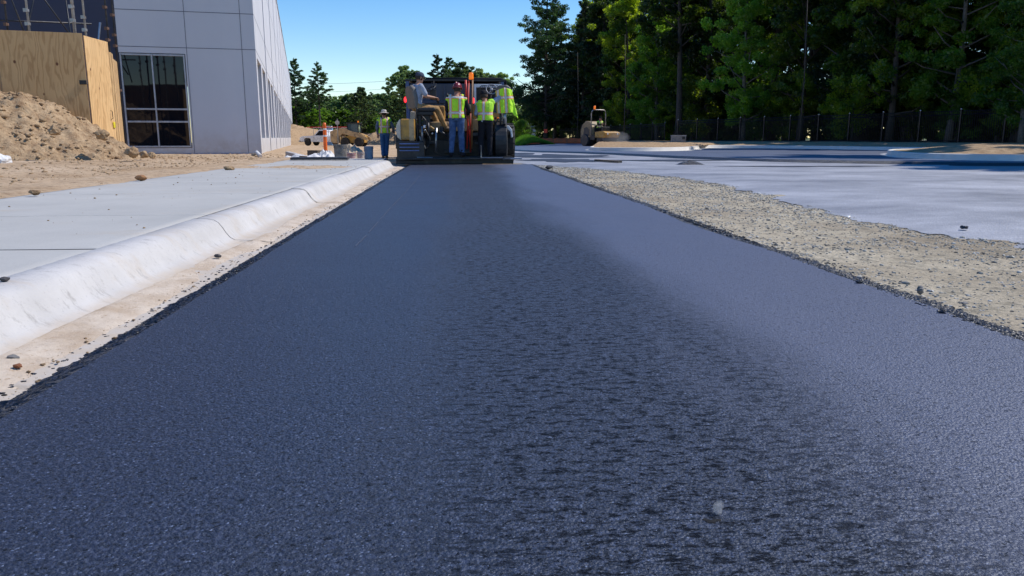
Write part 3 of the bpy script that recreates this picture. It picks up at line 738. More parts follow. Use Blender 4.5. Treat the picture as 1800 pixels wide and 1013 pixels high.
def human(loc, rz, label, J=None, top='vest', vest=None, shirt=None, trousers=None, hat=None, skin=SKIN, boots=None, gloves=None, hair=None, sleeves='long', scale=1.0, name='person', **tk):
    """figure facing local +Y"""
    j = dict(pelvis=(0, 0, .97), chest=(0, 0, 1.30), neck=(0, -.01, 1.49), head=(0, .02, 1.64), hd=(0, 1, -.05),
             shl=(-.185, 0, 1.43), shr=(.185, 0, 1.43), ell=(-.24, -.02, 1.14), elr=(.24, -.02, 1.14), wrl=(-.25, .12, .90), wrr=(.25, .12, .90),
             hil=(-.095, 0, .93), hir=(.095, 0, .93), knl=(-.11, .03, .50), knr=(.11, .03, .50), anl=(-.12, -.03, .09), anr=(.12, -.03, .09), tol=(-.15, .15, .045), tor=(.15, .15, .045))
    j.update(J or {}); j = {k: Vector(v)*(scale if k != 'hd' else 1) for k, v in j.items()}
    root = empty(name, loc, rz, label=label, cat='person', **tk)
    side = (j['shr']-j['shl']).normalized()
    def torso(bm, o=0, lo=0.0, hi=1.0, drop=0):
        pts = [j['pelvis']-(j['chest']-j['pelvis']).normalized()*(.07+drop), j['pelvis'], j['pelvis'].lerp(j['chest'], .45), j['chest'], j['chest'].lerp(j['neck'], .55), j['chest'].lerp(j['neck'], .85), j['neck']]
        rr = [(.155, .105), (.168, .118), (.150, .105), (.172, .122), (.180, .108), (.14, .085), (.062, .062)]
        rs = []
        for i, (p, (a, b)) in enumerate(zip(pts, rr)):
            if i < lo or i > hi*6: continue
            d = (pts[min(i+1, 6)]-pts[max(i-1, 0)]).normalized(); sx = side if i > 2 else (j['hir']-j['hil']).normalized(); sx = (sx-d*sx.dot(d)).normalized(); rs.append((p, sx, sx.cross(d)*-1, a+o, b+o))
        loft(bm, rs)
    bm = bmesh.new(); torso(bm)
    H = j['head']; fd = j['hd'].normalized(); hs = side-(fd*side.dot(fd)); hs = hs.normalized(); hu = hs.cross(fd)
    cap_prim(bm, j['neck']-(j['neck']-j['chest'])*.1, H-hu*.04, .062, .056)
    # head: skull, jaw, nose, ears, brow
    rings = []
    for t, rx, ry, off in ((-.125, .028, .030, .045), (-.11, .047, .052, .030), (-.07, .062, .078, .012), (-.02, .072, .092, 0), (.04, .076, .097, -.005), (.085, .062, .082, -.008), (.115, .030, .045, -.008)):
        rings.append((H+hu*t+fd*off, hs, fd, rx, ry))
    loft(bm, rings, 16)
    cap_prim(bm, H+fd*.095+hu*.01, H+fd*.113-hu*.028, .010, .015, 8)
    cap_prim(bm, H+fd*.085+hu*.028-hs*.035, H+fd*.085+hu*.028+hs*.035, .014, .014, 8)
    cap_prim(bm, H+fd*.088-hu*.066-hs*.018, H+fd*.088-hu*.066+hs*.018, .011, .011, 8)
    for sg in (-1, 1): cap_prim(bm, H+hs*.076*sg+hu*.015, H+hs*.078*sg-hu*.03, .018, .012, 8, .6, fd)
    for s_ in 'lr':
        sh, el, wr = j['sh'+s_], j['el'+s_], j['wr'+s_]; cap_prim(bm, sh, el, .056, .042); cap_prim(bm, el, wr, .043, .028)
        hi, kn, an, to = j['hi'+s_], j['kn'+s_], j['an'+s_], j['to'+s_]; cap_prim(bm, hi, kn, .085, .056); cap_prim(bm, kn, an, .058, .038); cap_prim(bm, an-Vector((0, 0, .02)), to, .042, .032)
        # hand
        d = (wr-el).normalized(); pal = j.get('pal'+s_, None); hd_ = (Vector(pal)-wr).normalized() if pal is not None else (d+Vector((0, .25, 0))).normalized()
        sd_ = hd_.cross(Vector((0, 0, 1))); sd_ = sd_.normalized() if sd_.length > .1 else Vector((1, 0, 0)); dn = hd_.cross(sd_)
        if dn.z > 0: dn = -dn
        c0 = wr+hd_*.03; c1 = wr+hd_*.085
        for q in (-.024, -.008, .008, .024): cap_prim(bm, c0+sd_*q*.7, c1+sd_*q*1.1, .015, .012, 8)
        for q, Lf in ((-.030, .062), (-.010, .074), (.010, .080), (.030, .070)):
            p0 = c1+sd_*q; p1 = p0+(hd_*.8+dn*.5).normalized()*Lf*.5; p2 = p1+(hd_*.2+dn).normalized()*Lf*.5; cap_prim(bm, p0, p1, .0095, .009, 7); cap_prim(bm, p1, p2, .009, .0078, 7)
        sg = -1 if s_ == 'l' else 1; t0 = c0+sd_*-.022*sg; t1 = t0-sd_*.035*sg+hd_*.03; cap_prim(bm, t0, t1, .013, .0105, 7); cap_prim(bm, t1, t1+hd_*.03+dn*.015, .0105, .009, 7)
    finish(bm, 'body', skin, root, .0085, 2)
    m = MB()
    for sg in (-1, 1):
        e = MB(); c = H+fd*.091+hu*.008+hs*.031*sg; e.lathe([(.002, -.008), (.009, -.003), (.010, .002), (.002, .009)], 8, Matrix.Translation(c)); e.build('eye', mat('dark_eye', (.02, .015, .01), .2), root)
    # shirt
    bm = bmesh.new(); torso(bm, .012, 0, .84)
    for s_ in 'lr':
        sh, el, wr = j['sh'+s_], j['el'+s_], j['wr'+s_]
        if sleeves == 'long': cap_prim(bm, sh, el, .070, .056); cap_prim(bm, el, el.lerp(wr, .93), .057, .042)
        elif sleeves == 'short': cap_prim(bm, sh, sh.lerp(el, .72), .072, .064)
    finish(bm, 'shirt', shirt, root, .013, 2, .006, 3)
    # trousers
    bm = bmesh.new()
    d0 = (j['chest']-j['pelvis']).normalized(); sx = (j['hir']-j['hil']).normalized(); sy = sx.cross(d0)*-1
    loft(bm, [(j['pelvis']-d0*.09, sx, sy, .165, .115), (j['pelvis']-d0*.02, sx, sy, .182, .134), (j['pelvis']+d0*.05, sx, sy, .172, .125)])
    for s_ in 'lr':
        hi, kn, an = j['hi'+s_], j['kn'+s_], j['an'+s_]; cap_prim(bm, hi, kn, .104, .076); cap_prim(bm, kn, an.lerp(kn, .08), .077, .062)
    finish(bm, 'trousers', trousers, root, .013, 2, .009, 7)
    if vest is not None:
        bm = bmesh.new(); pts = None; torso(bm, .032, 1, .84, 0)
        dd = j['pelvis']-d0*.03; loft(bm, [(dd, sx, sy, .195, .145), (j['pelvis']+d0*.12, sx, sy, .188, .140), (j['pelvis'].lerp(j['chest'], .6), sx, sy, .182, .136)])
        for s_ in 'lr': cap_prim(bm, j['sh'+s_].lerp(j['neck'], .25), j['sh'+s_].lerp(j['el'+s_], .10), .075, .078)
        finish(bm, 'safety_vest', vest, root, .012, 2, .007, 11)
    for s_ in 'lr':
        bm = bmesh.new(); an, to = j['an'+s_], j['to'+s_]; cap_prim(bm, an+Vector((0, 0, .06)), an-Vector((0, 0, .03)), .054, .052); cap_prim(bm, an-Vector((0, .0, .035)), to, .050, .044)
        finish(bm, 'boot', boots or mat('tan_leather', (.16, .10, .055), .7), root, .012, 2)
    if gloves is not None:
        for s_ in gloves[1]:
            d = (j['wr'+s_]-j['el'+s_]).normalized(); bm = bmesh.new(); cap_prim(bm, j['wr'+s_]-d*.04, j['wr'+s_]+d*.07, .042, .050)
            for q in (-.03, -.01, .01, .03): cap_prim(bm, j['wr'+s_]+d*.07+hs*q, j['wr'+s_]+d*.14+hs*q*1.3, .015, .013, 8)
            finish(bm, 'glove', gloves[0], root, .009, 1)
    Mh = Matrix.Translation(H) @ Matrix((hs, fd, hu)).transposed().to_4x4()
    def hm(m, nm, mt, sm=True):
        m.v = [tuple(Mh @ Vector((v[0], v[1]*1.22-.004, v[2]))) for v in m.v]; return m.build(nm, mt, root, smooth=sm)
    if hair is not None:
        m = MB(); m.lathe([(.072, -.055), (.082, -.02), (.084, .04), (.070, .092), (.035, .120), (.004, .126)], 20); 
        m.v = [(v[0], min(v[1], .052 if v[2] < .06 else v[1]), v[2]) for v in m.v]; hm(m, 'hair', hair)
    if hat is not None:
        kind, hmx = hat; m = MB()
        if kind == 'hard':
            m.lathe([(.100, .03), (.104, .035), (.106, .05), (.098, .10), (.078, .140), (.045, .163), (.006, .170)], 24)
            m.lathe([(.104, .028), (.122, .024), (.124, .032), (.104, .042)], 24)
            m.prism([(-.075, .085), (.075, .085), (.055, .140), (0, .152), (-.055, .140)], .020, .030, 'z'); m.box(-.010, .010, -.085, .085, .10, .172)
        elif kind == 'cap':
            m.lathe([(.086, .03), (.090, .045), (.088, .085), (.068, .122), (.035, .138), (.005, .142)], 20)
            m.prism([(-.066, .060), (.066, .060), (.058, .125), (.03, .152), (-.03, .152), (-.058, .125)], .030, .040, 'z')
        else:
            m.lathe([(.088, .045), (.092, .10), (.078, .135), (.05, .142), (.005, .138)], 24)
            m.lathe([(.088, .046), (.13, .030), (.168, .020), (.170, .026), (.13, .042), (.090, .056)], 28)
        hm(m, 'hat' if kind != 'hard' else 'hard_hat', hmx, True)
    return root
JEANS = m_cloth('blue_denim', (.035, .070, .16), (.085, .14, .27)); JEANS2 = m_cloth('bright_denim', (.03, .09, .22), (.07, .17, .34)); BLK = m_cloth('black_cloth', (.012, .012, .016)); GREYT = m_cloth('grey_cotton', (.26, .30, .38), (.36, .40, .48))
KHAKI = m_cloth('khaki_cloth', (.30, .17, .07), (.42, .26, .12)); CHAR = m_cloth('charcoal_cloth', (.05, .06, .09)); HATM = m_cloth('bush_hat_cloth', (.45, .42, .38)); 
VESTA = m_vest('vest_fabric', (-.135, .095), (1.03, 1.395)); VESTB = m_vest('vest_fabric_side', (-.03,), (1.02,), lime=(.50, .93, .04)); VESTC = m_vest('vest_fabric_back', (-.105, .105), (1.08,), lime=(.50, .93, .04))
YS = 19.15
# ---- men behind the screed, standing on its walkway (top z = .20)
human((.04, 18.95, .19), R_(-4), 'worker in maroon hard hat, lime vest and blue jeans standing on the paver walkway',
      dict(head=(.03, .05, 1.63), hd=(.35, 1, -.15), elr=(.30, .06, 1.15), wrr=(.26, .28, 1.04), ell=(-.24, .06, 1.15), wrl=(-.16, .28, 1.06), anl=(-.14, -.03, .09), anr=(.13, -.03, .09), tol=(-.17, .14, .045), tor=(.17, .14, .045)),
      vest=VESTA, shirt=BLK, trousers=JEANS, hat=('hard', mat('maroon_shell', (.20, .025, .03), .3)), skin=SKIN2, boots=BLK, hair=mat('dark_hair', (.03, .02, .015), .8), scale=.965)
human((.74, 19.12, .19), R_(-8), 'worker in black cap and black trousers reaching up to the right paver console',
      dict(pelvis=(0, 0, .97), chest=(.0, .04, 1.28), neck=(-.02, .06, 1.46), head=(-.04, .10, 1.60), hd=(.25, 1, -.1), shl=(-.18, .05, 1.40), shr=(.165, .06, 1.43), ell=(-.25, .02, 1.13), wrl=(-.22, .24, 1.05), elr=(.37, .15, 1.55), wrr=(.50, .26, 1.72), knl=(-.12, .03, .50)),
      vest=VESTB, shirt=GREYT, trousers=BLK, hat=('cap', BLK), skin=SKIN2, boots=BLK, hair=mat('dark_hair', (.03, .02, .015), .8), sleeves='long', scale=.90, gloves=(CHAR, 'r'))
# ---- seated operator, facing right/ahead
human((-.93, 19.45, .80), R_(-62), 'paver operator in grey shirt, khaki trousers and dark cap sitting on the left seat',
      dict(pelvis=(0, 0, .62), chest=(0, .02, .93), neck=(0, .05, 1.12), head=(0, .10, 1.27), hd=(.1, 1, -.15), shl=(-.185, .04, 1.06), shr=(.185, .04, 1.06), ell=(-.24, .14, .82), elr=(.24, .16, .82), wrl=(-.15, .38, .84), wrr=(.18, .40, .80),
           hil=(-.10, .02, .56), hir=(.10, .02, .56), knl=(-.14, .45, .55), knr=(.16, .47, .53), anl=(-.15, .66, .12), anr=(.16, .70, .10), tol=(-.17, .84, .06), tor=(.19, .88, .05)),
      shirt=GREYT, trousers=KHAKI, hat=('cap', CHAR), skin=SKIN, sleeves='short', hair=mat('dark_hair', (.03, .02, .015), .8))
# ---- man at the left with brimmed hat
human((-2.42, 27.2, -.075), R_(5), 'worker in wide brimmed hat and jeans standing left of the paver',
      dict(elr=(.30, .05, 1.18), wrr=(.33, .25, 1.05), ell=(-.27, -.02, 1.16), knl=(-.08, .04, .5), knr=(.07, .06, .5), anl=(-.07, -.04, .09), anr=(.05, .02, .09), tol=(-.09, .14, .045), tor=(.08, .18, .045), hil=(-.085, 0, .93), hir=(.085, 0, .93)),
      vest=VESTC, shirt=m_cloth('slate_shirt', (.10, .13, .20)), trousers=JEANS2, hat=('brim', HATM), skin=SKIN, hair=mat('dark_hair', (.03, .02, .015), .8), scale=.92, gloves=(CHAR, 'r'))
# ================================================================== PAVER
pv = empty('asphalt_paver', (0, 20, 0), label='tan and black asphalt paver laying the fresh mat, seen from behind', cat='paver')
L = lambda v: Vector(v)-Vector((0, 20, 0))
def px(x, y, Y): return L(P(x, y, Y))
def pbox(mb, x0, y0, x1, y1, Y, dep, M=None):
    a = px(x0, y0, Y); b = px(x1, y1, Y); mb.box(a.x, b.x, Y-20, Y-20+dep, b.z, a.z); return mb
# screed
mb = MB(); mb.box(-1.44, 1.42, -.95, -.35, .005, .17); mb.box(-1.40, 1.38, -.90, -.40, .1701, .19); mb.build('screed', BLACK, pv, .012)
mb = MB(); mb.box(-1.30, 1.34, -1.10, -.955, .12, .145); 
for k in range(12): mb.box(-1.25+k*.22, -1.23+k*.22, -1.098, -.96, .1451, .155)
mb.build('walkway', DARK, pv, .005)
mb = MB(); mb.tube([(-.92, -1.12, .17), (-.55, -1.12, .165)], .012); mb.tube([(.62, -1.12, .165), (.62, -1.12, .45), (.64, -1.1, .16), (1.15, -1.12, .165)], .010); mb.tube([(1.15, -1.08, .13), (1.62, -1.0, .135)], .022)
mb.build('guard_rail', STEEL, pv)
# left end box with tread bars
mb = MB(); pbox(mb, 697, 249, 746, 283, 19.0, .75); mb.build('end_box', BLACK, pv, .02)
for y in (253, 259, 265): mb = MB(); pbox(mb, 702, y-.8, 737, y+.9, 18.96, .04); mb.build('step_bar', BLUEB, pv, .005)
mb = MB(); a = px(704, 209, 19.1); b = px(718, 247, 19.1); c = px(729, 209, 19.1)
mb.box(a.x, c.x-.0, -.9, -.55, b.z, a.z); mb.build('end_panel', YEL, pv, .03)
mb = MB(); 
prof = [(a.x-.005, a.z), (a.x-.06, a.z-.05), (a.x-.11, a.z-.16), (a.x-.12, a.z-.30), (a.x-.09, a.z-.44), (a.x+.0, b.z-.0), (a.x-.006, b.z+.2)]
mb.prism(prof, -.88, -.45); mb.build('fender', CREAM, pv, .012)
mb = MB(); pbox(mb, 718.5, 209, 728, 247.5, 19.08, .02); mb.build('panel_tan_plate', TANM, pv)  # tan half of the two-tone end panel
# auger chain / chain hanging
mb = MB(); 
for k in range(12): p = px(693.5, 224+k*2.4, 19.0); mb.box(p.x-.012, p.x+.012, p.y-.012, p.y+.012, p.z-.014, p.z+.014)
mb.build('chain', DARK, pv)
# tractor body
mb = MB(); a = px(748, 210, 19.9); b = px(868, 262, 19.9); mb.box(a.x, b.x, .0, 2.2, b.z-.1, a.z+.02); mb.build('tractor_frame', BLACK, pv, .02)
mb = MB(); pbox(mb, 736, 214, 790, 231, 19.75, 1.9); pbox(mb, 795, 209, 866, 231, 19.75, 1.9); mb.build('body_panel', TANM, pv, .03)
mb = MB(); pbox(mb, 761, 186, 782, 213, 19.9, 1.2); pbox(mb, 822, 184, 838, 223, 19.8, 1.2); mb.build('hood', YEL, pv, .03)
mb = MB(); pbox(mb, 721, 196, 731, 210, 19.9, 1.6); mb.build('hopper_wing', CREAM, pv, .02)
mb = MB(); pbox(mb, 695, 238, 760, 262, 20.9, 1.6); pbox(mb, 880, 236, 896, 262, 21.3, 1.2); mb.build('hopper', DARK, pv, .02)
mb = MB(); pbox(mb, 744, 246, 886, 277, 19.75, .3); mb.build('auger_housing', BLACK, pv, .02)
# dark machinery clutter
random.seed(11)
for k in range(22):
    mb = MB(); x = random.uniform(734, 890); y = random.uniform(220, 268); ww = random.uniform(4, 15); hh = random.uniform(4, 13); Y = random.uniform(19.3, 19.6)
    pbox(mb, x, y, x+ww, y+hh, Y, random.uniform(.15, .35)); mb.build('machine_block', random.choice([BLACK, DARK, BLACK, DARK, DARK]), pv, .012)
for k, (x0, y0, x1, y1, r, mm) in enumerate([(742, 222, 742, 250, .03, STEEL), (752, 216, 754, 238, .035, DARK), (767, 225, 766, 268, .03, STEEL), (772, 229, 786, 240, .03, DARK), (737, 240, 748, 262, .02, mat('pale_hose', (.3, .3, .3))), (887, 195, 887, 218, .05, STEEL), (880, 198, 880, 222, .025, DARK), (844, 236, 846, 262, .02, STEEL), (858, 236, 858, 246, .035, WHITE), (870, 222, 895, 232, .04, DARK), (865, 240, 890, 246, .05, BLACK)]):
    mb = MB(); mb.tube([px(x0, y0, 19.28), px(x1, y1, 19.28)], r, 10); mb.build('hydraulic_cylinder', mm, pv, smooth=True)
for (pts, r, mm) in [([(733, 190), (731, 214), (734, 232), (731, 252)], .02, BLACK), ([(726, 218), (728, 232), (724, 246)], .015, mat('pale_hose', (.3, .3, .3))), ([(742, 205), (750, 216), (744, 232)], .02, BLACK), ([(862, 206), (872, 220), (866, 236)], .02, BLACK), ([(876, 208), (870, 226), (880, 240)], .018, BLACK), ([(748, 230), (756, 246), (750, 262)], .018, BLACK)]:
    C = catmull([Vector((a, b)) for a, b in pts], 6); mb = MB(); mb.tube([px(c.x, c.y, 19.22) for c in C], r, 8); mb.build('hose', mm, pv, smooth=True)
mb = MB(); pbox(mb, 744, 220, 748.5, 225, 19.2, .05); mb.build('lamp', mat('lamp_glass', (.7, .7, .72), .15), pv, .01)
for (x, y, s_) in [(747, 229, 1), (760, 235, 1.2), (873, 238, 1.2), (879, 245, 1.5), (885, 250, 1), (862, 228, 1)]:
    mb = MB(); p = px(x, y, 19.18); mb.lathe([(.022*s_, -.03), (.026*s_, 0), (.015*s_, .02)], 10, Matrix.Translation(p) @ Matrix.Rotation(R_(90), 4, 'X')); mb.build('valve', STEEL, pv)
mb = MB(); pbox(mb, 864, 198, 878, 220, 19.5, .35); mb.build('control_box', TANM, pv, .02)
for x in (866.5, 871, 875.5): 
    mb = MB(); p = px(x, 208, 19.45); mb.lathe([(.02, -.02), (.025, 0), (.02, .02)], 10, Matrix.Translation(p) @ Matrix.Rotation(R_(90), 4, 'X')); mb.build('gauge', BEACON if x != 871 else BLACK, pv)
# right white fender + wheel
mb = MB(); a = px(884, 221, 19.6); 
pr = [(a.x, a.z-.05), (a.x+.05, a.z), (a.x+.14, a.z+.0), (a.x+.22, a.z-.10), (a.x+.24, a.z-.28), (a.x+.20, a.z-.30), (a.x+.17, a.z-.14), (a.x+.10, a.z-.08), (a.x+.03, a.z-.10)]
mb.prism(pr, -.55, .1); mb.build('white_fender', WHITE, pv, .012)
mb = MB(); pbox(mb, 882, 196, 890, 222, 19.6, .25); mb.build('white_column', WHITE, pv, .015)
def wheel(nm, parent, c, R, wd, rimm, axis='x', tyre=RUBBER, lug=True):
    M = Matrix.Translation(c) @ Matrix.Rotation(R_(90), 4, 'Y' if axis == 'x' else 'X')
    root = MB(); root.lathe([(R*.58, -wd/2), (R*.9, -wd/2), (R*.98, -wd*.38), (R, -wd*.2), (R, wd*.2), (R*.98, wd*.38), (R*.9, wd/2), (R*.58, wd/2)], 28, M)
    if lug:
        for k in range(20):
            t = 2*math.pi*k/20; Mk = M @ Matrix.Rotation(t, 4, 'Z'); root.box(R*.985, R*1.02, -.03*R, .03*R, -wd*.46, wd*.46, Mk)
    o = root.build('wheel', tyre, parent, 0, False)
    r = MB(); r.lathe([(R*.57, -wd*.42), (R*.5, -wd*.30), (R*.25, -wd*.25), (R*.2, -wd*.38), (.01, -wd*.38)], 24, M); r.lathe([(R*.57, wd*.42), (R*.5, wd*.30), (R*.25, wd*.25), (R*.2, wd*.38), (.01, wd*.38)], 24, M); r.build('rim', rimm, o); return o
p = px(889, 247, 20.1); wheel('wheel', pv, Vector((p.x, .15, .50)), .50, .42, CREAM)
wheel('wheel', pv, Vector((-1.12, .25, .50)), .50, .42, CREAM); wheel('wheel', pv, Vector((1.1, 1.9, .35)), .35, .3, CREAM); wheel('wheel', pv, Vector((-1.1, 1.9, .35)), .35, .3, CREAM)
mb = MB(); mb.lathe([(.46, -.16), (.52, -.14), (.52, .14), (.46, .16)], 30, Matrix.Translation(px(879, 250, 19.6)) @ Matrix.Rotation(R_(90), 4, 'Y')); mb.build('auger_drive_cover', BLACK, pv, .01)
# left seat on pedestal
sx = px(744, 200, 19.5).x
seat = MB(); seat.box(sx-.16, sx+.30, -.73, -.28, 1.265, 1.36); so = seat.build('seat', SEATB, pv, .035, segs=3)
bk = MB(); Mb = Matrix.Translation((sx-.232, -.53, 1.33)) @ Matrix.Rotation(R_(-62), 4, 'Z') @ Matrix.Rotation(R_(9), 4, 'X')
bk.prism([(-.22, .0), (.22, .0), (.24, .30), (.20, .50), (.10, .56), (-.10, .56), (-.20, .50), (-.24, .30)], -.06, .06, 'y', Mb); bk.build('backrest', SEATM, pv, .04, segs=3)
mb = MB(); mb.box(sx-.18, sx+.24, -.7, -.3, 1.18, 1.262); mb.box(sx-.12, sx-.05, -.65, -.4, .6, 1.18); mb.box(sx-.0, sx+.16, -.6, -.35, .85, 1.18); mb.tube([(sx-.15, -.6, 1.18), (sx-.08, -.6, .85), (sx+.12, -.6, .75)], .03); mb.build('seat_pedestal', BLACK, pv, .01)
mb = MB(); mb.tube([(sx-.02, -.70, .86), (sx+.18, -.7, .90), (sx+.26, -.7, .84)], .028); mb.box(sx-.1, sx+.16, -.72, -.66, .76, .83); mb.build('seat_bracket', YEL, pv, .01)
# left steering wheel + levers
def steer(par, c, r, tilt=55, rz=0, m=BLACK):
    M = Matrix.Translation(c) @ Matrix.Rotation(rz, 4, 'Z') @ Matrix.Rotation(R_(tilt), 4, 'X'); mb = MB()
    pts = [M @ Vector((r*math.cos(t), r*math.sin(t), 0)) for t in [2*math.pi*k/28 for k in range(29)]]; mb.tube(pts, .014, 8, False)
    for k in range(3): t = 2*math.pi*k/3; mb.tube([M @ Vector((0, 0, -.02)), M @ Vector((r*math.cos(t), r*math.sin(t), 0))], .011, 6)
    mb.lathe([(.04, -.04), (.045, -.01), (.02, .01)], 12, M); mb.tube([M @ Vector((0, 0, -.03)), M @ Vector((0, 0, -.4))], .022, 8)
    return mb.build('steering_wheel', m, par, smooth=True)
steer(pv, px(756, 157, 19.55), .15, 35, R_(-62)); 
mb = MB(); p = px(763, 165, 19.6); mb.box(p.x-.10, p.x+.05, -.5, -.2, p.z-.14, p.z+.10); mb.build('console', BLACK, pv, .015)
mb = MB(); 
for q, h in ((-.06, .16), (-.01, .20), (.04, .14)): mb.tube([(p.x+q, -.4, p.z+.08), (p.x+q+.01, -.42, p.z+.08+h)], .008); mb.lathe([(.005, -.015), (.018, 0), (.005, .018)], 8, Matrix.Translation((p.x+q+.01, -.42, p.z+.09+h)))
mb.build('control_lever', BLACK, pv, smooth=True)
mb = MB(); p = px(786, 168, 19.4); mb.tube([px(786, 172, 19.4), px(788, 190, 19.4)], .014); mb.lathe([(.01, -.05), (.035, -.03), (.04, .02), (.01, .05)], 12, Matrix.Translation(p)); mb.build('mirror', SEATB, pv, smooth=True)
# right console: white frame board, mesh seat back, wheel
mb = MB(); 
a = px(833.5, 148, 20.2); b = px(882, 186, 20.2)
mb.box(a.x, a.x+.05, .2, .26, b.z, a.z); mb.box(a.x+.051, b.x-.0, .2, .26, a.z-.08, a.z); mb.box(b.x-.06, b.x, .2, .26, a.z-.35, a.z-.081)
mb.build('white_frame', WHITE, pv, .006)
mb = MB(); mb.box(a.x+.052, b.x-.065, .27, .30, b.z, a.z-.085); mb.build('frame_backing', BLACK, pv)
mb = MB(); c0 = px(844, 151, 19.9); c1 = px(877, 167, 19.9)
loop = [Vector((c0.x, -.1, c1.z+.02)), Vector((c0.x, -.1, c0.z-.03)), Vector((c0.x+.03, -.1, c0.z)), Vector((c1.x-.03, -.1, c0.z)), Vector((c1.x, -.1, c0.z-.03)), Vector((c1.x, -.1, c1.z+.02)), Vector((c1.x-.03, -.1, c1.z)), Vector((c0.x+.03, -.1, c1.z)), Vector((c0.x, -.1, c1.z+.02))]
mb.tube(loop, .014, 6, False)
for k in range(1, 9): x = c0.x+(c1.x-c0.x)*k/9; mb.tube([(x, -.1, c0.z), (x, -.1, c1.z)], .005, 5)
for k in range(1, 4): z = c0.z+(c1.z-c0.z)*k/4; mb.tube([(c0.x, -.1, z), (c1.x, -.1, z)], .005, 5)
mb.tube([(c0.x+.05, -.1, c1.z), (c0.x+.12, -.1, c1.z-.2), (c1.x-.2, -.1, c1.z-.2), (c1.x-.15, -.1, c1.z)], .012, 6)
mb.build('mesh_guard', BLACK, pv)
mb = MB(); pbox(mb, 848, 161, 858, 167, 19.95, .05); mb.build('gauge_panel', GALV, pv, .01)
steer(pv, px(864, 157, 19.75), .135, 62, 0, m=mat('grey_rim', (.28, .28, .30), .4))
bk = MB(); Mb = Matrix.Translation((px(884, 196, 19.5).x+.02, -.36, px(884, 196, 19.5).z)) @ Matrix.Rotation(R_(-35), 4, 'Z')
bk.prism([(-.22, .0), (.22, .0), (.24, .30), (.20, .58), (.10, .64), (-.10, .64), (-.20, .58), (-.24, .30)], -.06, .06, 'y', Mb); bk.build('backrest', SEATM, pv, .04, segs=3)
mb = MB(); q = px(872, 199, 19.7); mb.box(q.x-.2, q.x+.25, -.35, .1, q.z-.1, q.z); mb.build('seat', SEATB, pv, .03)
# masts
mb = MB(); mb.tube([px(818.5, 141, 19.35), px(820, 181, 19.35)], .026, 10); mb.build('red_mast', RED, pv, smooth=True)
for i, (x0, y0, x1, y1) in enumerate([(824, 140, 821, 262), (818, 181, 828, 262), (827, 186, 827, 268)]): 
    mb = MB(); mb.tube([px(x0, y0 if i else 142, 19.3+.05*i), px(x1, y1, 19.3)], .02 if i else .017, 8); mb.build('red_mast', RED, pv, smooth=True)
mb = MB(); mb.tube([px(830.5, 138, 19.25), px(829, 262, 19.25)], .022, 10); mb.build('beacon_mast', mat('brown_mast', (.25, .12, .04), .5), pv, smooth=True)
mb = MB(); p = px(828.3, 133.5, 19.25); mb.lathe([(.055, -.085), (.058, -.06), (.054, .05), (.045, .072), (.01, .078)], 18, Matrix.Translation(p)); mb.build('beacon', BEACON, pv, smooth=True)
mb = MB(); pbox(mb, 822, 183, 830, 197, 19.25, .15); mb.build('sonic_sensor', TANM, pv, .01)
# hanging vest on the right seat
def hung_vest():
    bm = bmesh.new(); pc = P(883, 155, 19.35); n = 30; rows = 34; V = []
    Wd, Hh = .50, .60
    for j in range(rows+1):
        t = j/rows
        for i in range(n+1):
            u = i/n-.5; flare = .80+.22*t; x = u*Wd*flare+.05*t; z = -Hh*t-.06*abs(u)*2*(1-t)-(.22*max(0, u-.22)*t*2.4)
            y = -.07-.10*math.cos(u*2.6)+.03*math.sin(u*17+t*3)*t+.018*fbm(u*6, t*5); V.append((x, y, z))
    F = [(j*(n+1)+i, j*(n+1)+i+1, (j+1)*(n+1)+i+1, (j+1)*(n+1)+i) for j in range(rows) for i in range(n)]
    o = np_mesh('safety_vest', V, F, m_vest('hung_vest_fabric', (.02, -.16), (-.235,), lime=(.52, .95, .03)), smooth=True)
    o.location = pc; o.rotation_euler = (0, R_(-4), R_(12)); sm = o.modifiers.new('thick', 'SOLIDIFY'); sm.thickness = .012
    tag(o, 'empty lime safety vest with pale tape draped over the right seat of the paver', 'vest')
hung_vest()
# ================================================================== DUMP TRUCK
dt = empty('dump_truck', (0, 24, 0), label='dark navy dump truck with lit red tail lights beyond the paver', cat='truck')
L2 = lambda x, y, Y: P(x, y, Y)-Vector((0, 24, 0))
a = L2(713, 143, 23); b = L2(886, 205, 23)
mb = MB(); mb.box(a.x+.10, b.x-.10, -1.0, 3.6, b.z, a.z-.05); mb.build('dump_body', NAVY, dt, .02)
mb = MB()
for t in np.linspace(.18, .82, 4): x = a.x+(b.x-a.x)*t; mb.box(x-.03, x+.03, -1.05, -1.001, b.z, a.z-.1)
mb.box(a.x+.1, b.x-.1, -1.06, -1.001, a.z-.62, a.z-.54); mb.build('tailgate_rib', NAVY, dt, .01)
for x in (a.x, b.x-.10): mb = MB(); mb.box(x, x+.098, -1.06, -.9, b.z-.4, a.z); mb.build('side_post', NAVYL, dt, .01)
mb = MB(); mb.box(a.x-.02, b.x+.03, -1.08, 3.7, a.z+.001, a.z+.05); mb.build('top_rail', BLACK, dt, .01)
tp = MB()
for i in range(1): tp.tube([(a.x+.6, -1.0, a.z+.07), (b.x-.1, -1.0, a.z+.08), (b.x+.04, -1.0, a.z+.03), (b.x+.05, -1.0, a.z-.25)], .035, 8)
tp.build('tarp_roll', BLK, dt, smooth=True)
for (x, y) in ((712.5, 175.5), (832, 177)):
    mb = MB(); p = L2(x, y, 22.9); mb.lathe([(.05, -.02), (.055, 0), (.04, .02)], 16, Matrix.Translation(p) @ Matrix.Rotation(R_(90), 4, 'X') @ Matrix.Diagonal((.75, 1.5, 1, 1))); mb.build('tail_light', TAIL, dt)
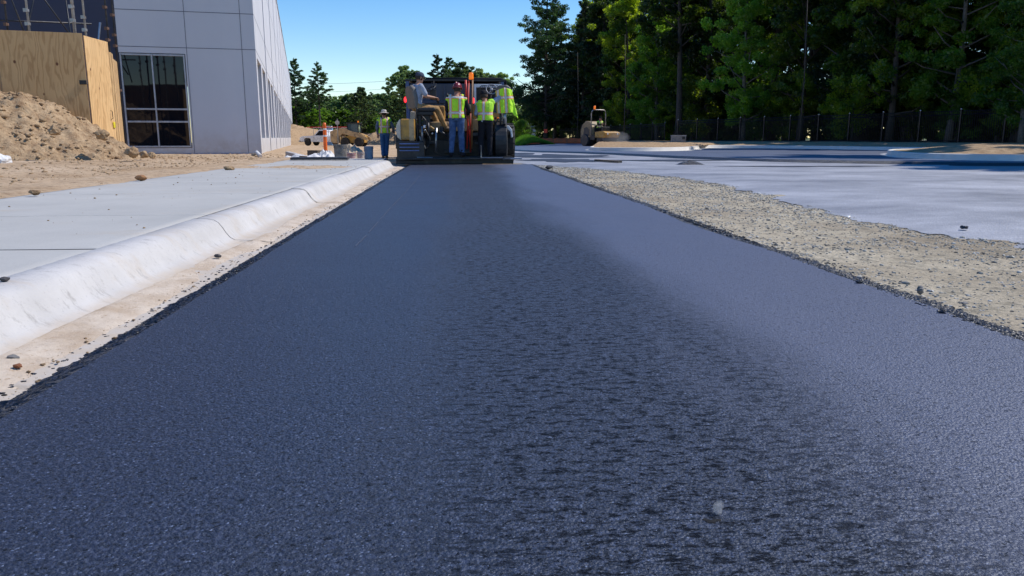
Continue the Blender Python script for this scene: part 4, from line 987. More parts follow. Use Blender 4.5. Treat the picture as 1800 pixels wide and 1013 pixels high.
for x in (-1.15, 1.15):
    for y in (.2, 1.5, 5.2): wheel('wheel', dt, Vector((x, y, .5)), .5, .35, STEEL, lug=False)
mb = MB(); mb.box(-.5, .5, -.9, 6.6, .55, .85); mb.build('chassis', BLACK, dt)
mb = MB(); mb.box(-1.1, 1.1, 4.0, 5.4, .8, 2.3); mb.box(-.95, .95, 5.401, 6.8, .8, 1.6); mb.build('cab', NAVY, dt, .06)
# ================================================================== ROLLER
rl = empty('road_roller', (10.1, 54.5, .02), R_(26), label='small yellow double drum roller with hoop frame working on the far lot', cat='roller')
def drum(y): 
    mb = MB(); mb.lathe([(.40, -.6), (.43, -.58), (.43, .58), (.40, .6)], 32, Matrix.Translation((0, y, .43)) @ Matrix.Rotation(R_(90), 4, 'Y')); return mb.build('drum', DARK, rl, smooth=True)
drum(-.95); drum(.95)
prof = [(.15, .62), (.18, 1.35), (.45, 1.72), (.95, 1.76), (1.35, 1.52), (1.55, 1.05), (1.52, .62)]
mb = MB(); mb.prism(prof, -.5, .5, 'x'); mb.build('engine_hood', mat('backlit_hood', (.33, .23, .12), .6, var=.3, dirt=(.1, .07, .05)), rl, .05)  # hood colour darkened to carry its backlit shade
for s_ in (-1, 1):
    mb = MB(); mb.prism([(.45, .75), (.45, 1.15), (.75, 1.35), (1.1, 1.3), (1.2, .75)], s_*.505, s_*.515, 'x'); mb.build('side_grille', DARK, rl)
mb = MB(); mb.prism([(-1.5, .68), (-1.55, .95), (-1.3, 1.05), (-.4, 1.0), (-.4, .6), (-1.35, .6)], -.66, .66, 'x'); mb.build('front_frame', YEL, rl, .04)
mb = MB(); mb.box(-.66, .66, -.39, .14, .45, .78); mb.build('platform', BLACK, rl, .02)
for x in (-.42, .42): mb = MB(); mb.lathe([(.05, -.03), (.07, 0), (.05, .02)], 12, Matrix.Translation((x, -1.56, .86)) @ Matrix.Rotation(R_(90), 4, 'X')); mb.build('headlight', mat('lamp_glass', (.7, .7, .72), .15), rl)
mb = MB(); 
pts = [(-.62, .1, .8), (-.62, .1, 2.25), (-.58, .1, 2.42), (-.45, .1, 2.52), (.45, .1, 2.52), (.58, .1, 2.42), (.62, .1, 2.25), (.62, .1, .8)]
mb.tube(pts, .035, 8); mb.build('roll_bar', GALV, rl, smooth=True)
mb = MB(); mb.lathe([(.07, 2.55), (.075, 2.60), (.07, 2.76), (.02, 2.80)], 14, None, (-.35, .1, 0)); mb.build('beacon', BEACON, rl, smooth=True)
mb = MB(); mb.box(-.3, .3, -.25, .12, .95, 1.05); mb.box(-.3, .3, .1, .18, 1.05, 1.45); mb.build('seat', SEATB, rl, .03)
mb = MB(); mb.box(-.3, .3, -.85, -.65, .9, 1.35); mb.build('dashboard', BLACK, rl, .03)
steer(rl, (0, -.6, 1.42), .18, -50)
human((10.1, 54.5, .02+.32), R_(26+180), 'roller driver in lime vest sitting on the small yellow roller',
      dict(pelvis=(0, .0, .97), chest=(0, .04, 1.26), neck=(0, .08, 1.44), head=(0, .14, 1.58), shl=(-.185, .06, 1.38), shr=(.185, .06, 1.38), ell=(-.25, .2, 1.16), elr=(.25, .2, 1.16), wrl=(-.14, .46, 1.22), wrr=(.14, .46, 1.22),
           hil=(-.10, .02, .92), hir=(.10, .02, .92), knl=(-.16, .44, .90), knr=(.16, .44, .90), anl=(-.16, .50, .45), anr=(.16, .50, .45), tol=(-.17, .66, .40), tor=(.17, .66, .40)),
      vest=m_vest('vest_fabric_front', (-.09, .09), (1.08,), lime=(.5, .9, .06)), shirt=BLK, trousers=BLK, hat=('cap', BLK), skin=SKIN2)
# ================================================================== SKID STEER
sk = empty('skid_steer', (-8.9, 70, -.16), R_(80), label='yellow skid steer loader with raised arm and glass cab parked beyond the walk', cat='loader')
# facing local +Y ; arms run along the sides
for x in (-.62, .62):
    for y in (-.62, .62): wheel('wheel', sk, Vector((x, y, .4)), .4, .3, TANM)
mb = MB(); mb.prism([(-1.05, .35), (-1.1, 1.0), (-.7, 1.15), (.3, 1.0), (1.0, .8), (1.05, .35)], -.45, .45, 'x'); mb.build('body', YEL, sk, .03)
for x in (-.62, .52): mb = MB(); mb.prism([(-1.35, .55), (-1.35, .80), (-.9, 1.05), (.6, 1.55), (1.15, 1.62), (1.35, 1.3), (1.30, .9), (1.05, .85), (.9, 1.15), (-.2, .85)], x, x+.12, 'x'); mb.build('loader_arm', TANM, sk, .02)
mb = MB(); 
for (x, y) in ((-.42, -.55), (.36, -.55), (-.42, .42), (.36, .42)): mb.box(x, x+.07, y, y+.07, 1.0, 2.0)
mb.box(-.45, .46, -.62, .55, 2.0, 2.08); mb.build('cab_frame', BLACK, sk, .01)
mb = MB(); mb.box(-.36, .36, -.50, .42, 1.25, 1.99); mb.build('cab_glass', m_glass('cab_glass', (.05, .09, .10)), sk)
mb = MB(); mb.lathe([(.06, 2.09), (.06, 2.2), (.02, 2.23)], 12, None, (-.3, -.5, 0)); mb.build('beacon', BEACON, sk)
mb = MB(); mb.prism([(1.32, .35), (1.28, 1.45), (1.45, 1.5), (1.9, 1.3), (1.85, .45), (1.6, .30)], -.85, .85, 'x'); mb.build('bucket', TANM, sk, .01)
# ================================================================== PICKUP
pk_ = empty('pickup_truck', (-14.3, 88, -.26), R_(68), label='white pickup truck with a red ladder on its rack parked beyond the debris', cat='pickup')
for x in (-.85, .85):
    for y in (-1.7, 1.75): wheel('wheel', pk_, Vector((x, y, .38)), .38, .25, STEEL, lug=False)
body = [(-2.8, .45), (-2.8, 1.0), (-.75, 1.05), (-.70, 1.08), (1.1, 1.10), (2.45, 1.02), (2.72, .9), (2.75, .5), (2.2, .42), (2.15, .75), (1.95, .86), (1.55, .86), (1.35, .75), (1.3, .42), (-1.25, .42), (-1.3, .75), (-1.5, .86), (-1.9, .86), (-2.1, .75), (-2.15, .42)]
mb = MB(); mb.prism(body, -.95, .95, 'x'); mb.build('body', WHITE, pk_, .04)
mb = MB(); mb.prism([(-.7, 1.09), (-.55, 1.72), (.35, 1.74), (1.05, 1.11)], -.82, .82, 'x'); mb.build('cab', WHITE, pk_, .05)
for x in (-.83, .82): mb = MB(); mb.prism([(-.55, 1.14), (-.45, 1.62), (.28, 1.64), (.80, 1.14)], x, x+.012, 'x'); mb.build('side_window', GLASS, pk_)
mb = MB(); mb.add([(-.72, 1.01, 1.15), (.72, 1.01, 1.15), (.68, .42, 1.70), (-.68, .42, 1.70)], [(0, 1, 2, 3)]); mb.build('windscreen', GLASS, pk_)
mb = MB(); mb.box(-.6, .6, 2.751, 2.77, .62, .85); mb.build('grille', BLACK, pk_)
for x in (-.85, .65): mb = MB(); mb.box(x, x+.2, 2.73, 2.76, .7, .9); mb.build('headlight', mat('lamp_glass', (.7, .7, .72), .15), pk_, .02)
mb = MB(); mb.box(-.95, .95, 2.76, 2.88, .42, .58); mb.build('bumper', STEEL, pk_, .02)
mb = MB()
for y in (-2.5, -.9, 1.0):
    for x in (-.85, .85): mb.tube([(x, y, 1.05), (x*.95, y, 1.95)], .025)
    mb.tube([(-.82, y, 1.95), (.82, y, 1.95)], .025)
mb.build('rack', GALV, pk_)
ld = empty('ladder', (-14.3, 88, -.26), R_(68), label='red ladder lying on the rack of the white pickup', cat='ladder')
for x in (-.5, -.1): mb = MB(); mb.box(x-.02, x+.02, -2.7, 2.0, 1.98, 2.07); mb.build('rail', RED, ld)
mb = MB()
for k in range(14): mb.tube([(-.5, -2.5+k*.33, 2.02), (-.1, -2.5+k*.33, 2.02)], .016, 6)
mb.build('rung', RED, ld)
# ================================================================== SMALL THINGS
def at(x, y, Y): p = P(x, y, Y); return p
# buckets at the end of the walk
def bucket(x, yb, Y, d, h, m, label, name='bucket', z=None, lidded=False, band=None):
    p = P(x, yb, Y); r = empty(name, (p.x, Y, z if z is not None else .12), random.uniform(0, 6), label=label, cat='bucket')
    mb = MB(); R0 = d/2; mb.lathe([(R0*.86, 0), (R0*.90, h*.1), (R0*.97, h*.80), (R0*1.06, h*.81), (R0*1.06, h*.84), (R0*.98, h*.85), (R0*.98, h*.9), (R0*1.06, h*.91), (R0*1.06, h*.94), (R0, h*.95), (R0*1.04, h), (R0*.97, h), (R0*.93, h*.9), (R0*.86, h*.06), (.01, h*.05)], 28); mb.build('shell', m, r, smooth=False)
    mb = MB(); mb.tube([(R0*1.05*math.cos(t), .02+R0*.25*math.sin(t)+R0*.8, h*.88-abs(math.sin(t))*h*.35) if False else (R0*1.07*math.cos(t), -R0*.55*math.sin(t)-.01, h*.87-math.sin(t)*h*.45) for t in np.linspace(0, math.pi, 14)], .005, 6); mb.build('bail', STEEL, r)
    if lidded: mb = MB(); mb.lathe([(R0*1.07, h*.97), (R0*1.07, h*1.03), (R0*.9, h*1.04), (.01, h*1.035)], 28); mb.build('lid', m, r)
    return r
bucket(599, 275, 18.9, .32, .36, mat('muddy_plastic', (.20, .18, .165), .7, var=.6, scale=9, dirt=(.32, .24, .16)), 'mud caked grey bucket at the end of the sidewalk beside the white sheet')
bucket(648.5, 275, 19.4, .225, .31, mat('blue_grey_plastic', (.14, .21, .30), .5, dirt=(.25, .25, .25)), 'blue grey bucket nearest to the worker in the brimmed hat')
bucket(616, 274, 20.9, .27, .26, mat('pink_smeared_plastic', (.50, .36, .38), .6, var=.4, scale=14, dirt=(.5, .05, .08)), 'white bucket with red smears behind the muddy bucket', z=-.02)
bucket(634, 274, 21.2, .20, .28, mat('pale_plastic', (.55, .5, .48), .6, dirt=(.3, .2, .15)), 'slim pale bucket between the red smeared bucket and the blue one', z=-.02)
# screed board lying on the walk
p0 = P(511, 281, 18.2); p1 = P(612, 281, 18.2)
mb = MB(); mb.box(p0.x, p1.x, 18.15, 18.42, .135, .19); o = mb.build('board', mat('black_board', (.03, .03, .035), .6, dirt=(.12, .1, .09)), None, .006); tag(o, 'long black straightedge board lying across the end of the sidewalk', 'board')
mb = MB(); mb.box(p0.x+.02, p1.x-.05, 18.20, 18.38, .191, .20); mb.build('grey_face', mat('dusty_face', (.22, .22, .23), .7), o)
# sheet plastic heap
def tarp(x, Y, wx, wy, h, seed, label, mm):
    V = []; n = 44
    for j in range(n+1):
        for i in range(n+1):
            u = (i/n-.5)*2; v = (j/n-.5)*2; r = math.sqrt(u*u+v*v); e = 1+.3*fbm(math.atan2(v, u)*1.2, seed)
            z = h*max(0, 1-(r/e)**2)*(.75+.6*abs(fbm(u*2.2+seed, v*2.2)))+.04*abs(fbm(u*7, v*7, seed)); V.append((u*wx, v*wy, z*(1 if r < 1 else .3)))
    F = [(j*(n+1)+i, j*(n+1)+i+1, (j+1)*(n+1)+i+1, (j+1)*(n+1)+i) for j in range(n) for i in range(n) if ((i/n-.5)**2+(j/n-.5)**2) < .25*(1+.35*fbm(math.atan2(j/n-.5, i/n-.5)*1.7, seed+3))]
    o = np_mesh('plastic_sheet', V, F, mm, smooth=True); o.location = (x, Y, T(x, Y)+.0); tag(o, label, 'plastic sheet'); return o
PLAS = m_cloth('white_sheeting', (.58, .56, .54), (.78, .77, .76), 5, .03); PLAS.node_tree.nodes['Principled BSDF'].inputs['Roughness'].default_value = .45
tarp(P(540, 270, 21.4).x, 21.4, .95, .6, .24, 1, 'crumpled white plastic sheet left of the muddy bucket', PLAS)
tarp(P(575, 270, 21.6).x, 21.6, .45, .5, .34, 4, 'peaked white plastic sheet tucked behind the muddy bucket', PLAS)
tarp(P(618, 262, 22.8).x, 22.8, .50, .5, .42, 6, 'beige paper sack slumped behind the buckets', m_cloth('sack_paper', (.48, .38, .26), (.62, .50, .36), 6, .02))
# lumber and rubble by the building foot
def plank(a, b, wdt, th, m, label, name='plank'):
    a, b = Vector(a), Vector(b); d = b-a; o = MB().box(0, d.length, -wdt/2, wdt/2, 0, th).build(name, m, None, .003); o.location = a; o.rotation_euler = (0, -math.asin(d.z/d.length), math.atan2(d.y, d.x)); return tag(o, label, name)
PALE = mat('pale_lumber', (.50, .42, .33), .8, var=.3, scale=14)
def gp(x, Y, dz=.03): X = P(x, 250, Y).x; return (X, Y, T(X, Y)+dz)
plank(gp(504, 23.2, .14), gp(528, 22.6, .05), .14, .16, mat('grey_block_face', (.45, .43, .42), .8), 'short pale timber block beside the white plastic sheet', 'timber_block')
plank(gp(518, 22.4, .18), gp(536, 20.6, .03), .09, .04, WOOD, 'dark weathered stick leaning on the crumpled white sheet', 'stick')
plank(gp(548, 24.0, .05), gp(566, 24.6, .05), .35, .26, mat('dark_crate_wood', (.10, .085, .07), .8), 'dark wooden crate behind the white sheets below the orange marker', 'crate')
for i, (x, Y, r, lab) in enumerate([(503, 22.0, .13, 'tan rubble lump by the foot of the building corner'), (496, 21.6, .10, 'small tan rubble lump left of the timber block'), (512, 24.5, .15, 'sandy rubble lump behind the timber block'), (522, 26.0, .18, 'pale rubble lump against the far part of the long wall'), (486, 22.6, .11, 'yellowish rubble lump just right of the building corner')]):
    m = HEAP; o = rockmesh('rubble', r, i+20, m); g = gp(x, Y, r*.25); o.location = g; tag(o, lab, 'rubble')
PIPE = mat('white_pipe', (.75, .75, .75), .4)
mb = MB(); g0 = gp(443, 24.0, .04); g1 = gp(456, 23.6, .04); mb.tube([g0, ((g0[0]+g1[0])/2, 23.85, g0[2]+.06), g1], .06, 8); tag(mb.build('plastic_wrap', PLAS, None, smooth=True), 'white plastic scrap on the soil in front of the building corner', 'scrap')
# white thing at far left edge
o = rockmesh('plastic_bag', .13, 33, PLAS, .8, 3); pb = G(2, 288, .22); o.location = (pb.x, pb.y, .27); tag(o, 'white plastic bag at the left edge in front of the soil heap', 'bag')
# clods along the walk and by the heap
clm = HEAP
for i, (x, y, r, z, lab) in enumerate([(61, 340, .036, .15, 'brown clod at the left edge of the sidewalk nearest the camera'), (248, 314, .055, .15, 'reddish clod on the soil edge halfway along the sidewalk'), (402, 297, .06, .14, 'small clod at the sidewalk edge near the dirt track'), (8, 493, .013, .125, 'dark pebble at the back of the kerb by the left edge'), (383, 451, .016, -.02, 'dark stone in the gutter below the nearest kerb joint'), (31, 645, .010, -.03, 'rusty pebble in the gutter at the lower left'), (24, 630, .014, -.03, 'grey pebble above the rusty pebble in the gutter')]):
    g = G(x, y, z); m = [clm, mat('reddish_clay', (.32, .16, .07), .9, var=.4, scale=20, bump=.01), clm, mat('dark_stone', (.06, .055, .055), .8), mat('dark_stone', (.06, .055, .055), .8), mat('rust_stone', (.22, .08, .03), .8), mat('grey_stone', (.18, .17, .16), .8)][i]
    o = rockmesh('clod' if i < 3 else 'pebble', r, i+3, m); o.location = (g.x, g.y, z+r*.2); o.scale.x = 1.35; tag(o, lab, 'clod' if i < 3 else 'pebble')
for i, (x, y, Y, r, lab) in enumerate([(180, 238, 16.0, .11, 'dark round clod high on the right slope of the heap'), (232, 268, 15.8, .12, 'big brown boulder clod at the right toe of the heap'), (253, 272, 16.2, .08, 'tan clod right of the boulder clod'), (266, 273, 16.6, .07, 'rightmost tan clod beyond the toe of the heap'), (95, 290 - 60, 14.9, .10, 'tan clod on the middle of the front slope of the heap')]):
    p = P(x, y, Y); o = rockmesh('clod', r, i+40, HEAP, .85, 3); o.location = (p.x, Y, p.z); tag(o, lab, 'clod')
# timber + black lumps on the right
g0 = G(1048, 284, -.02); g1 = G(1090, 287, -.02); plank((g0.x, g0.y, -.01), (g1.x, g1.y, -.01), .12, .05, WOOD, 'weathered plank lying flat on the worn asphalt right of the paver')
g = G(1213, 290, -.03); o = mound('asphalt_crumbs', g.x, g.y, .34, .22, .10, EDGE, 2, 24, zb=.03); tag(o, 'small black pile of loose asphalt on the worn lot', 'asphalt pile')
for i, (x, y, r, lab) in enumerate([(1618, 513, .016, 'upright grey stone just outside the right edge of the mat'), (1695, 535, .014, 'small grey stone outside the mat near the right edge'), (1510, 497, .015, 'dark asphalt crumb on the mat by its right edge'), (1655, 549, .012, 'pale shiny crumb on the mat near the right edge'), (1695, 402, .03, 'dark flat crumb on the bright lot at the right'), (965, 296, .09, 'black asphalt lump on the gravel near the far end of the mat'), (1168, 374, .035, 'black asphalt lump on the gravel halfway along the mat')]):
    z = -.03 if i in (0, 1, 4, 5, 6) else .002; g = G(x, y, z); o = rockmesh('stone' if i < 2 else 'crumb', r, i+60, mat('grey_stone', (.18, .17, .16), .8) if i < 2 else EDGE, 1.2 if i == 0 else .45); o.location = (g.x, g.y, z+r*.3); tag(o, lab, 'stone' if i < 2 else 'crumb')
# orange marker
mk = empty('channelizer', (P(572, 258, 30).x, 30, -.08), label='tall orange channelizer post with white bands beside the parked pickup', cat='traffic marker')
mb = MB(); mb.lathe([(.075, .04), (.072, .2), (.066, 1.15), (.060, 1.25), (.02, 1.27)], 14); mb.build('post', ORANGE, mk, smooth=True)
for z in (1.0, .75): mb = MB(); mb.lathe([(.076-.006*z, z), (.076-.0062*z, z+.06)], 14); mb.build('band', WHITE, mk)
mb = MB(); mb.prism([(-.2, -.2), (.2, -.2), (.2, .2), (-.2, .2)], 0, .05, 'z'); mb.build('base', RUBBER, mk, .02)
# round sign seen from behind
rs = empty('road_sign', (P(593.5, 230, 62).x, 62, -.12), label='round grey sign plate on a thin post left of the skid steer cab', cat='sign')
mb = MB(); mb.tube([(0, 0, 0), (0, 0, 2.2)], .03, 8); mb.build('post', GALV, rs); mb = MB(); mb.lathe([(.01, -.01), (.17, -.01), (.17, .01), (.01, .01)], 24, Matrix.Translation((0, -.04, 1.9)) @ Matrix.Rotation(R_(90), 4, 'X')); mb.build('plate', GALV, rs)
# blue box toilet behind pickup
tl = empty('portable_toilet', (P(577.5, 236, 96).x, 96, -.3), label='narrow pale blue portable toilet behind the orange marker', cat='toilet')
mb = MB(); mb.box(-.5, .5, -.5, .5, 0, 2.1); mb.build('cabin', mat('toilet_blue', (.15, .30, .50)), tl, .04); mb = MB(); mb.prism([(-.55, 2.1), (.55, 2.1), (.4, 2.3), (-.4, 2.3)], -.52, .52); mb.build('roof', WHITE, tl); mb = MB(); mb.box(-.32, .32, -.52, -.501, .1, 1.95); mb.build('door', mat('toilet_door', (.12, .25, .45)), tl)
# concrete block by the fence
cb = empty('plastic_tote', (P(1192, 250, 46).x, 46, .36), R_(-10), label='open grey storage box with a dark corner standing by the fence', cat='box')
mb = MB(); mb.box(-.42, .42, -.25, -.22, .0, .42); mb.box(-.42, .42, .22, .25, .0, .42); mb.box(-.42, -.39, -.219, .219, 0, .42); mb.box(.39, .42, -.219, .219, 0, .42); mb.box(-.389, .389, -.219, .219, 0, .03); mb.build('shell', mat('grey_tote', (.22, .22, .22), .7, dirt=(.12, .11, .1)), cb, .01)
mb = MB(); mb.box(-.44, .44, -.27, -.251, .36, .42); mb.box(-.44, .44, .251, .27, .36, .42); mb.build('rim', mat('grey_tote_rim', (.32, .32, .32), .7), cb, .005); mb = MB(); mb.box(.2, .36, -.262, -.2501, .18, .34); mb.build('dark_patch', BLACK, cb)
# distant shed + silt fence
sh = empty('shed', (P(925, 215, 135).x, 138, -.3), R_(10), label='pale blue metal shed seen through the gap between the trees', cat='shed')
mb = MB(); mb.box(-5, 2, 0, 8, 0, 4.0); mb.build('wall', mat('shed_metal', (.30, .40, .52), .5), sh); mb = MB(); mb.prism([(-5.2, 4.001), (2.2, 4.001), (-1.5, 4.8)], -.2, 8.2); mb.build('roof', mat('shed_roof', (.5, .52, .55), .5), sh); mb = MB(); mb.box(-3.6, -1.6, -.03, -.002, 2.0, 3.2); mb.build('panel', WHITE, sh)
sf = empty('silt_fence', (P(925, 240, 80).x, 80, -.3), label='sagging orange mesh safety fence on stakes behind the green bush', cat='fence')
V = []; n = 40
for i in range(n+1): 
    x = i/n*5.5; zt = .95-.12*abs(math.sin(i*.55))+.05*fbm(i*.4, 1); y = -.8*i/n*2; V += [(x, y, .1), (x, y+.01, zt)]
F = [(2*i, 2*i+1, 2*i+3, 2*i+2) for i in range(n)]
o = np_mesh('mesh_panel', V, F, mat('orange_mesh', (.55, .13, .04), .7, var=.5, scale=20), sf); o.modifiers.new('t', 'SOLIDIFY').thickness = .01
for k in range(5): mb = MB(); mb.tube([(k*1.35, -.4*k*1.0*.98, 0), (k*1.35, -.4*k, 1.15)], .03, 6); mb.build('stake', WOOD, sf)
o = MB().box(-.15, .15, -.01, .01, 0, .35).build('marker_flag', mat('flag_red', (.8, .08, .03)), None); o.location = P(959, 234, 70); tag(o, 'small red marker flag at the edge of the grass bank', 'flag')
# wisps of steam
def steam(name, loc, sc, dens, label):
    bm = bmesh.new(); bmesh.ops.create_icosphere(bm, subdivisions=3, radius=1)
    for v in bm.verts: v.co *= 1+.35*mnoise.fractal(v.co*1.5+Vector(loc), 1, 2, 3)
    me = bpy.data.meshes.new(name); bm.to_mesh(me); bm.free(); m = bpy.data.materials.new(name); m.use_nodes = True; t = m.node_tree; t.nodes.clear()
    out = t.nodes.new('ShaderNodeOutputMaterial'); v = t.nodes.new('ShaderNodeVolumePrincipled'); v.inputs['Density'].default_value = dens; v.inputs['Color'].default_value = (.95, .95, .95, 1); t.links.new(v.outputs[0], out.inputs['Volume'])
    o = newobj(name, me, m); o.location = loc; o.scale = sc; tag(o, label, kind='stuff')
g = G(1262, 902, .003); steam('steam', (g.x, g.y, .012), (.009, .008, .014), 38, 'small white wisp of steam over a pit in the fresh mat')
p = P(1084, 250, 53); steam('steam', (p.x, 53, .55), (1.0, .6, .5), .30, 'thin mist beside the roller drum')
for i, (x, y, r) in enumerate([(1250, 917, .007), (1262, 915, .005), (1240, 914, .004)]):
    g = G(x, y, .001); o = rockmesh('crumb', r, i+80, mat('black_crumb', (.004, .004, .005), .9), .35); o.location = (g.x, g.y, .001); o.scale.x = 1.5; tag(o, ['dark crumb in the pit below the steam wisp', 'smaller crumb right of the dark crumb in the pit', 'tiny crumb left of the dark crumb in the pit'][i], 'crumb')
# ================================================================== LOOSE STONES (uncountable)
def stones(name, n, place, m, sizes, label=None):
    rng = np.random.default_rng(5); bmv = []
    base = []
    for s_ in range(6):
        b = bmesh.new(); bmesh.ops.create_icosphere(b, subdivisions=1, radius=1); vs = np.array([v.co[:] for v in b.verts]); vs *= rng.uniform(.6, 1.25, (len(vs), 1)); fs = np.array([[v.index for v in f.verts] for f in b.faces]); b.free(); base.append(vs)
    V = np.zeros((n, len(base[0]), 3), np.float32); c = 0
    for i in range(n):
        x, y, z = place(rng); r = sizes(rng, y); a = rng.uniform(0, 6.28); vs = base[rng.integers(6)]*r; vs = vs*np.array([1.2, 1, .62]); ca, sa = math.cos(a), math.sin(a)
        V[i, :, 0] = vs[:, 0]*ca-vs[:, 1]*sa+x; V[i, :, 1] = vs[:, 0]*sa+vs[:, 1]*ca+y; V[i, :, 2] = vs[:, 2]+z+r*.1
    F = (fs[None]+(np.arange(n)*len(base[0]))[:, None, None]).reshape(-1, 3)
    return tag(np_mesh(name, V.reshape(-1, 3), F, m, k=3), kind='stuff', label=label)
s = N('gravel_stone'); cc = s.voro(s.coord(), 30).outputs['Color']; bw_ = s.n('ShaderNodeRGBToBW'); s.l(cc, bw_.inputs[0])
s.base(s.ramp(bw_.outputs[0], [(.2, (.07, .07, .065)), (.45, (.28, .26, .22)), (.7, (.42, .40, .35)), (.9, (.60, .58, .54))])); s.rough(.85); GRAV = s.m
def pl_gravel(rng):
    while True:
        y = 2.0+17.5*rng.random()**1.5
        xe = min(near_edge, key=lambda p: abs(p.y-y)).x
        x = 1.9+(xe+.1-1.9)*rng.random()
        c = fbm(x*1.1, y*.9, 3)
        if rng.random() < .3+1.5*max(0, c)+.6*(x < 2.15)+.7*(x > xe-.25): return x, y, T(x, y)
stones('gravel', 17000, pl_gravel, GRAV, lambda r, y: .0028+.0065*r.random()**3+(.010 if r.random() < .012 else 0)+.0005*y, 'loose pale gravel beside the mat')
def pl_soil(rng):
    y = 6+21*rng.random(); x = -3.9-7.5*rng.random()**1.3; return x, y, T(x, y)
stones('soil_crumbs', 5000, pl_soil, HEAP, lambda r, y: .008+.03*r.random()**4, 'crumbs of soil scattered on the bare ground')
def pl_gut(rng):
    y = 1.8+16*rng.random()**1.3; x = -1.18-.24*rng.random(); return x, y, -.040
stones('gutter_grit', 900, pl_gut, HEAP, lambda r, y: .0015+.006*r.random()**4, 'grit lying in the gutter')
def pl_walk(rng):
    y = 4+14*rng.random(); x = -1.75-2.1*rng.random() if y < 12.5 else -1.75-2.1*rng.random(); 
    if rng.random() < .5: y = 14.2+.9*rng.normal(0, .5)
    return x, y, .122
stones('walk_crumbs', 320, pl_walk, HEAP, lambda r, y: .0025+.009*r.random()**4, 'crumbs of soil scattered on the sidewalk')
def pl_heap(rng):
    a = rng.random()*6.28; r = rng.random()**.6; x = -11.35+4.6*r*math.cos(a); y = 17.4+3.4*r*math.sin(a); return x, y, 0
heap = bpy.data.objects['dirt_heap']
from mathutils.bvhtree import BVHTree
bvh = BVHTree.FromObject(heap, bpy.context.evaluated_depsgraph_get())
def on_heap(rng):
    while True:
        x, y, z = pl_heap(rng); h = bvh.ray_cast(Vector((x, y, 9)), Vector((0, 0, -1)))
        if h[0] is not None and y < 18.2: return x, y, h[0].z
stones('heap_crumbs', 4200, on_heap, HEAP, lambda r, y: .010+.055*r.random()**3.5, 'lumps of soil covering the heap')
# asphalt crumbs along both edges of the mat
def pl_edge(rng):
    y = 1.3+16*rng.random()**1.6; sd_ = rng.random() < .5; u = rng.random()
    if rng.random() < .12: return ((-1.22-.05*abs(rng.normal())) if sd_ else (1.95+.04*abs(rng.normal()))), y, -.047
    return (-1.06-.16*u, y, -.058*u-.002) if sd_ else (1.80+.11*u, y, -.016*u-.001)
stones('asphalt_crumbs', 14000, pl_edge, EDGE, lambda r, y: .0025+.0055*r.random()**2+.0003*y, 'black crumbs along the edges of the mat')
# ================================================================== TREES
RNG = np.random.default_rng(12)
def leaf_cloud(centres, radii, counts, size, flat=.75, up=.35, rng=RNG):
    """quads spread over clump shells"""
    C = np.repeat(centres, counts, axis=0); R = np.repeat(radii, counts); n = len(C)
    d = rng.normal(size=(n, 3)); d /= np.linalg.norm(d, axis=1)[:, None]
    r = rng.random(n)**.45; p = C+d*(R*r)[:, None]*np.array([1, 1, flat])
    # leaf orientation
    nrm = rng.normal(size=(n, 3)); nrm[:, 2] += up*2; nrm /= np.linalg.norm(nrm, axis=1)[:, None]
    a = np.cross(nrm, rng.normal(size=(n, 3))); a /= np.linalg.norm(a, axis=1)[:, None]; b = np.cross(nrm, a)
    s = (size*rng.uniform(.55, 1.3, n))[:, None]
    V = np.stack([p-a*s, p-b*s*.55, p+a*s, p+b*s*.55], 1)
    return V.reshape(-1, 3), np.arange(4*n).reshape(-1, 4)
def trunk_mesh(h, r, bend, limbs, rng, top=.95):
    mb = MB(); pts = []; k = 9; ox = rng.uniform(-1, 1); 
    for i in range(k+1):
        t = i/k; pts.append(Vector((bend*math.sin(t*2.1+ox)-bend*math.sin(ox), bend*.6*math.sin(t*2.7+ox*2)-bend*.6*math.sin(ox*2), h*top*t)))
    mb.tube(pts, [r*(1.25 if i == 0 else 1)*(1-.82*i/k) for i in range(k+1)], 8)
    ends = []
    for (t, L, az, el) in limbs:
        f = t*k; i = int(f); p = pts[i].lerp(pts[min(i+1, k)], f-i); d = Vector((math.cos(az)*math.cos(el), math.sin(az)*math.cos(el), math.sin(el)))
        q = p+d*L*.55; e = q+(d+Vector((0, 0, .35))).normalized()*L*.45; rr = r*(1-.82*t)*.45; mb.tube([p, q, e], [rr, rr*.6, rr*.25], 5); ends.append((p, q, e))
    return mb, ends
PROTO = {}
